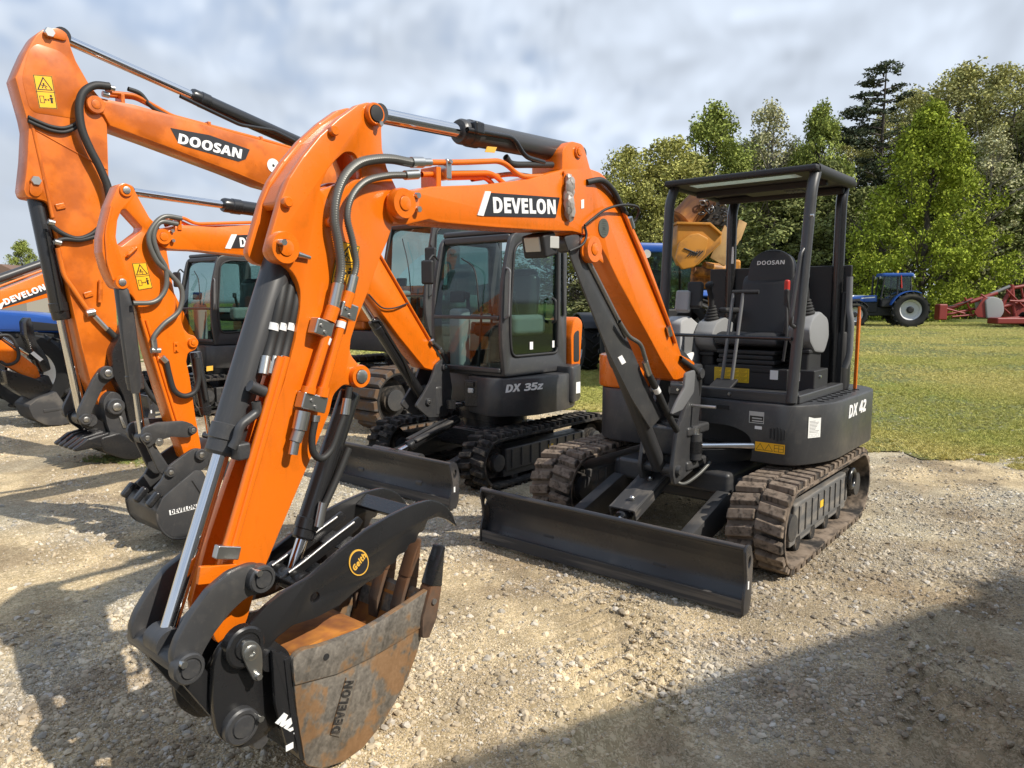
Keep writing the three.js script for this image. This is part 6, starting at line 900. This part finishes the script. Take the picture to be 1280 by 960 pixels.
{ // red implement in front of the tractor
  const t = thing('field_implement', 'red implement with white hood ahead of the tractor front wheel', 'implement'), d = 42; t.position.set(gx(1064, d), rise(-d), -d);
  part('frame', [rod(V(-.7, .5, 0), V(.6, 1.5, 0), .1), rod(V(-.6, 1.4, 0), V(.6, .6, 0), .09), box(1.3, .25, .9, 0, .95, 0, .05), rod(V(-.5, 0, .3), V(-.4, 1.0, .2), .07), rod(V(.5, 0, .3), V(.4, 1.0, .2), .07)], M.implRed, t); part('hood', box(1.0, .28, .9, .1, 1.62, 0, .12), M.white, t);
}
{ // red rake seen between the cab and the boom
  const t = thing('hay_rake', 'low red rake lying on the grass behind the glazed cab', 'rake'), d = 27; t.position.set(gx(736, d), rise(-d), -d);
  part('frame', [rod(V(-.9, .35, 0), V(.9, .55, .1), .05), rod(V(-.7, .2, .4), V(.8, .3, .3), .04), rod(V(-.2, .35, 0), V(0, 1.0, 0), .04)], M.implRed, t); for (let i = 0; i < 9; i++) part('tine', tube([V(-.8 + i * .2, .36 + i * .02, .02), V(-.78 + i * .2, .2, .2), V(-.74 + i * .2, .02, .3)], .014), M.implRed, t);
}
// ---- the raised mower head on its boom
{
  const d = 13.2, F = new Frame(gx(872, d), -d, 0), t = thing('boom_mower', 'raised yellow mower head with chain guard and hexagonal end seen under the canopy', 'mower'); t.position.set(F.x, 0, F.z);
  M.mower = std({ map: dustTex([.72, .48, .13], [.52, .36, .18], .9, 111), roughness: .55 }); M.mowerTan = std({ map: dustTex([.72, .58, .38], [.58, .44, .28], .8, 113), roughness: .7 });
  const q = (px, py, f = 0) => { const a = F.front(px, py, f); return V(a[0], a[1], f); }, poly = (pts, f) => pts.map(p => { const v = q(p[0], p[1], f); return [v.x, v.y, p[2]]; });
  const h = part('mower_head', faceShape(poly([[847, 279], [887, 280], [902, 293], [902, 304], [872, 332], [856, 330], [846, 306]], .2), .2, .7, { r: .03, bevel: .02 }), M.mower, t);
  part('end_plate', faceShape(poly([[844, 324], [849, 303], [862, 293], [873, 291], [886, 298], [882, 318], [868, 334], [853, 337]], .28), .28, .09, { r: .04, bevel: .02 }), M.mower, h);
  for (let i = 0; i < 5; i++) part('emblem_bar', (() => { const a = q(859 + i * 3.4, 320.5 - i * .2, .29), b = q(865 + i * 3.4, 314.5 - i * .2, .29); return rod(V(a.x, a.y, .292), V(b.x, b.y, .292), .012, .012, 6); })(), M.plastic, h); part('emblem_bar', (() => { const a = q(855, 310.5, .29), b = q(872, 317, .29); return rod(V(a.x, a.y, .292), V(b.x, b.y, .292), .014, .014, 6); })(), M.plastic, h);
  part('top_lip', faceShape(poly([[846, 277], [888, 278], [903, 291], [902, 294], [887, 281], [846, 280]], .26), .26, .8, { r: .004 }), M.mower, h);
  part('deflector', [faceShape(poly([[906, 281], [888, 322], [906, 333], [924, 302]], .1), .1, .06, { r: .01 }), faceShape(poly([[916, 308], [924, 274], [934, 279], [926, 300]], -.1), -.1, .06, { r: .01 })], M.mowerTan, h);
  part('cutter_drum', turned(q(850, 278, -.2), q(884, 244, -.3), [[0, 0], [.2, 0], [.24, .05], [.24, .95], [.2, 1], [0, 1]], 20), M.rust, h);
  for (let i = 0; i < 26; i++) { const a = q(rr(874, 908), rr(246, 278), rr(-.2, .1)); part('chain_link', new THREE.TorusGeometry(.055, .013, 5, 12).rotateX(rr(0, 3)).rotateY(rr(0, 3)).translate(a.x, a.y, a.z), i % 3 ? M.plastic : M.steel, h); }
  part('chain_curtain', faceShape(poly([[874, 250], [896, 246], [912, 262], [910, 284], [890, 280], [872, 274]], -.25), -.25, .25, { r: .05 }), M.trackDark, h);
  part('boom_post', [rod(q(893, 332, -.3), q(896, 420, -.4), .14, .14, 8), rod(q(880, 334, -.2), q(912, 338, -.3), .1, .1, 10)], M.mower, t); part('knuckle', [rod(q(866, 338, -.1), q(896, 342, -.2), .08, .08, 10), box(.4, .3, .3, q(885, 350).x, q(885, 350).y, -.4, .05)], M.rust, t);
  part('side_arm', [box(.34, .3, .4, q(930, 332).x, q(930, 332).y, -.9, .05), rod(q(930, 340, -.9), q(905, 410, -.6), .1, .1, 8), rod(q(896, 418, -.4), V(-.3, .95, -1.6), .12, .12, 8)], M.mower, t); part('hydraulic_hose', tube([q(870, 360, -.1), q(876, 380, .0), q(888, 388, -.1), q(892, 410, -.2)], .03), M.hose, t);
  part('foot', [rod(q(896, 418, -.4), V(q(896, 418).x, .05, -.4), .1, .12, 8), box(.6, .06, .6, q(896, 418).x, .04, -.4, .02)], M.mower, t);
}
// ---- low building far to the left
{
  const t = thing('shed', 'low brown roofed shed far behind the end of the row', 'building'), d = 72; t.position.set(gx(6, d), rise(-d), -d);
  part('wall', box(9, 3.2, 6, 0, 1.6, 0, .02), std({ color: C(.30, .27, .23), roughness: .9 }), t);
  const roof = part('roof', faceShape([[-5, 3.2], [5, 3.2], [5, 3.4], [2.5, 4.6], [-2.5, 4.6], [-5, 3.4]], 3.4, 6.8, { r: .02 }), std({ color: C(.16, .10, .075), roughness: .9 }), t); part('door', box(2.4, 2.4, .08, 1, 1.2, 3.03, .01), M.midGrey, t);
}
// ---- sales building behind the photographer: its eave shades the near right corner of the yard
{
  const h = 6, kx = SUN.x / SUN.y, kz = SUN.z / SUN.y, cx = -6 * .886 + kx * h, cz = -2.78 + 6 * .463 + kz * h + .42, t = thing('sales_building', 'pale metal clad dealer building whose shadow covers the rutted corner of the yard', 'building');
  t.position.set(cx, 0, cz);
  M.clad = std({ color: C(.42, .40, .36), roughness: .7 });
  // local x runs along the eave, local z leads away from the yard
  t.rotation.y = Math.atan2(.463, .886);
  const L = 22, D = 14; part('wall', box(L, h - .2, D, L / 2, (h - .2) / 2, D / 2, .02), M.clad, t); part('roof', box(L + .6, .2, D + .6, L / 2, h - .1, D / 2, .03), M.midGrey, t);
  for (let i = 0; i < 40; i++) part('cladding_rib', box(.05, h - .3, .03, .3 + i * .55, (h - .3) / 2, -.014, .008), M.clad, t);
  part('roller_door', box(4, 4.2, .06, 9, 2.1, -.02, .01), M.white, t);
}
renderer.render(scene, camera);
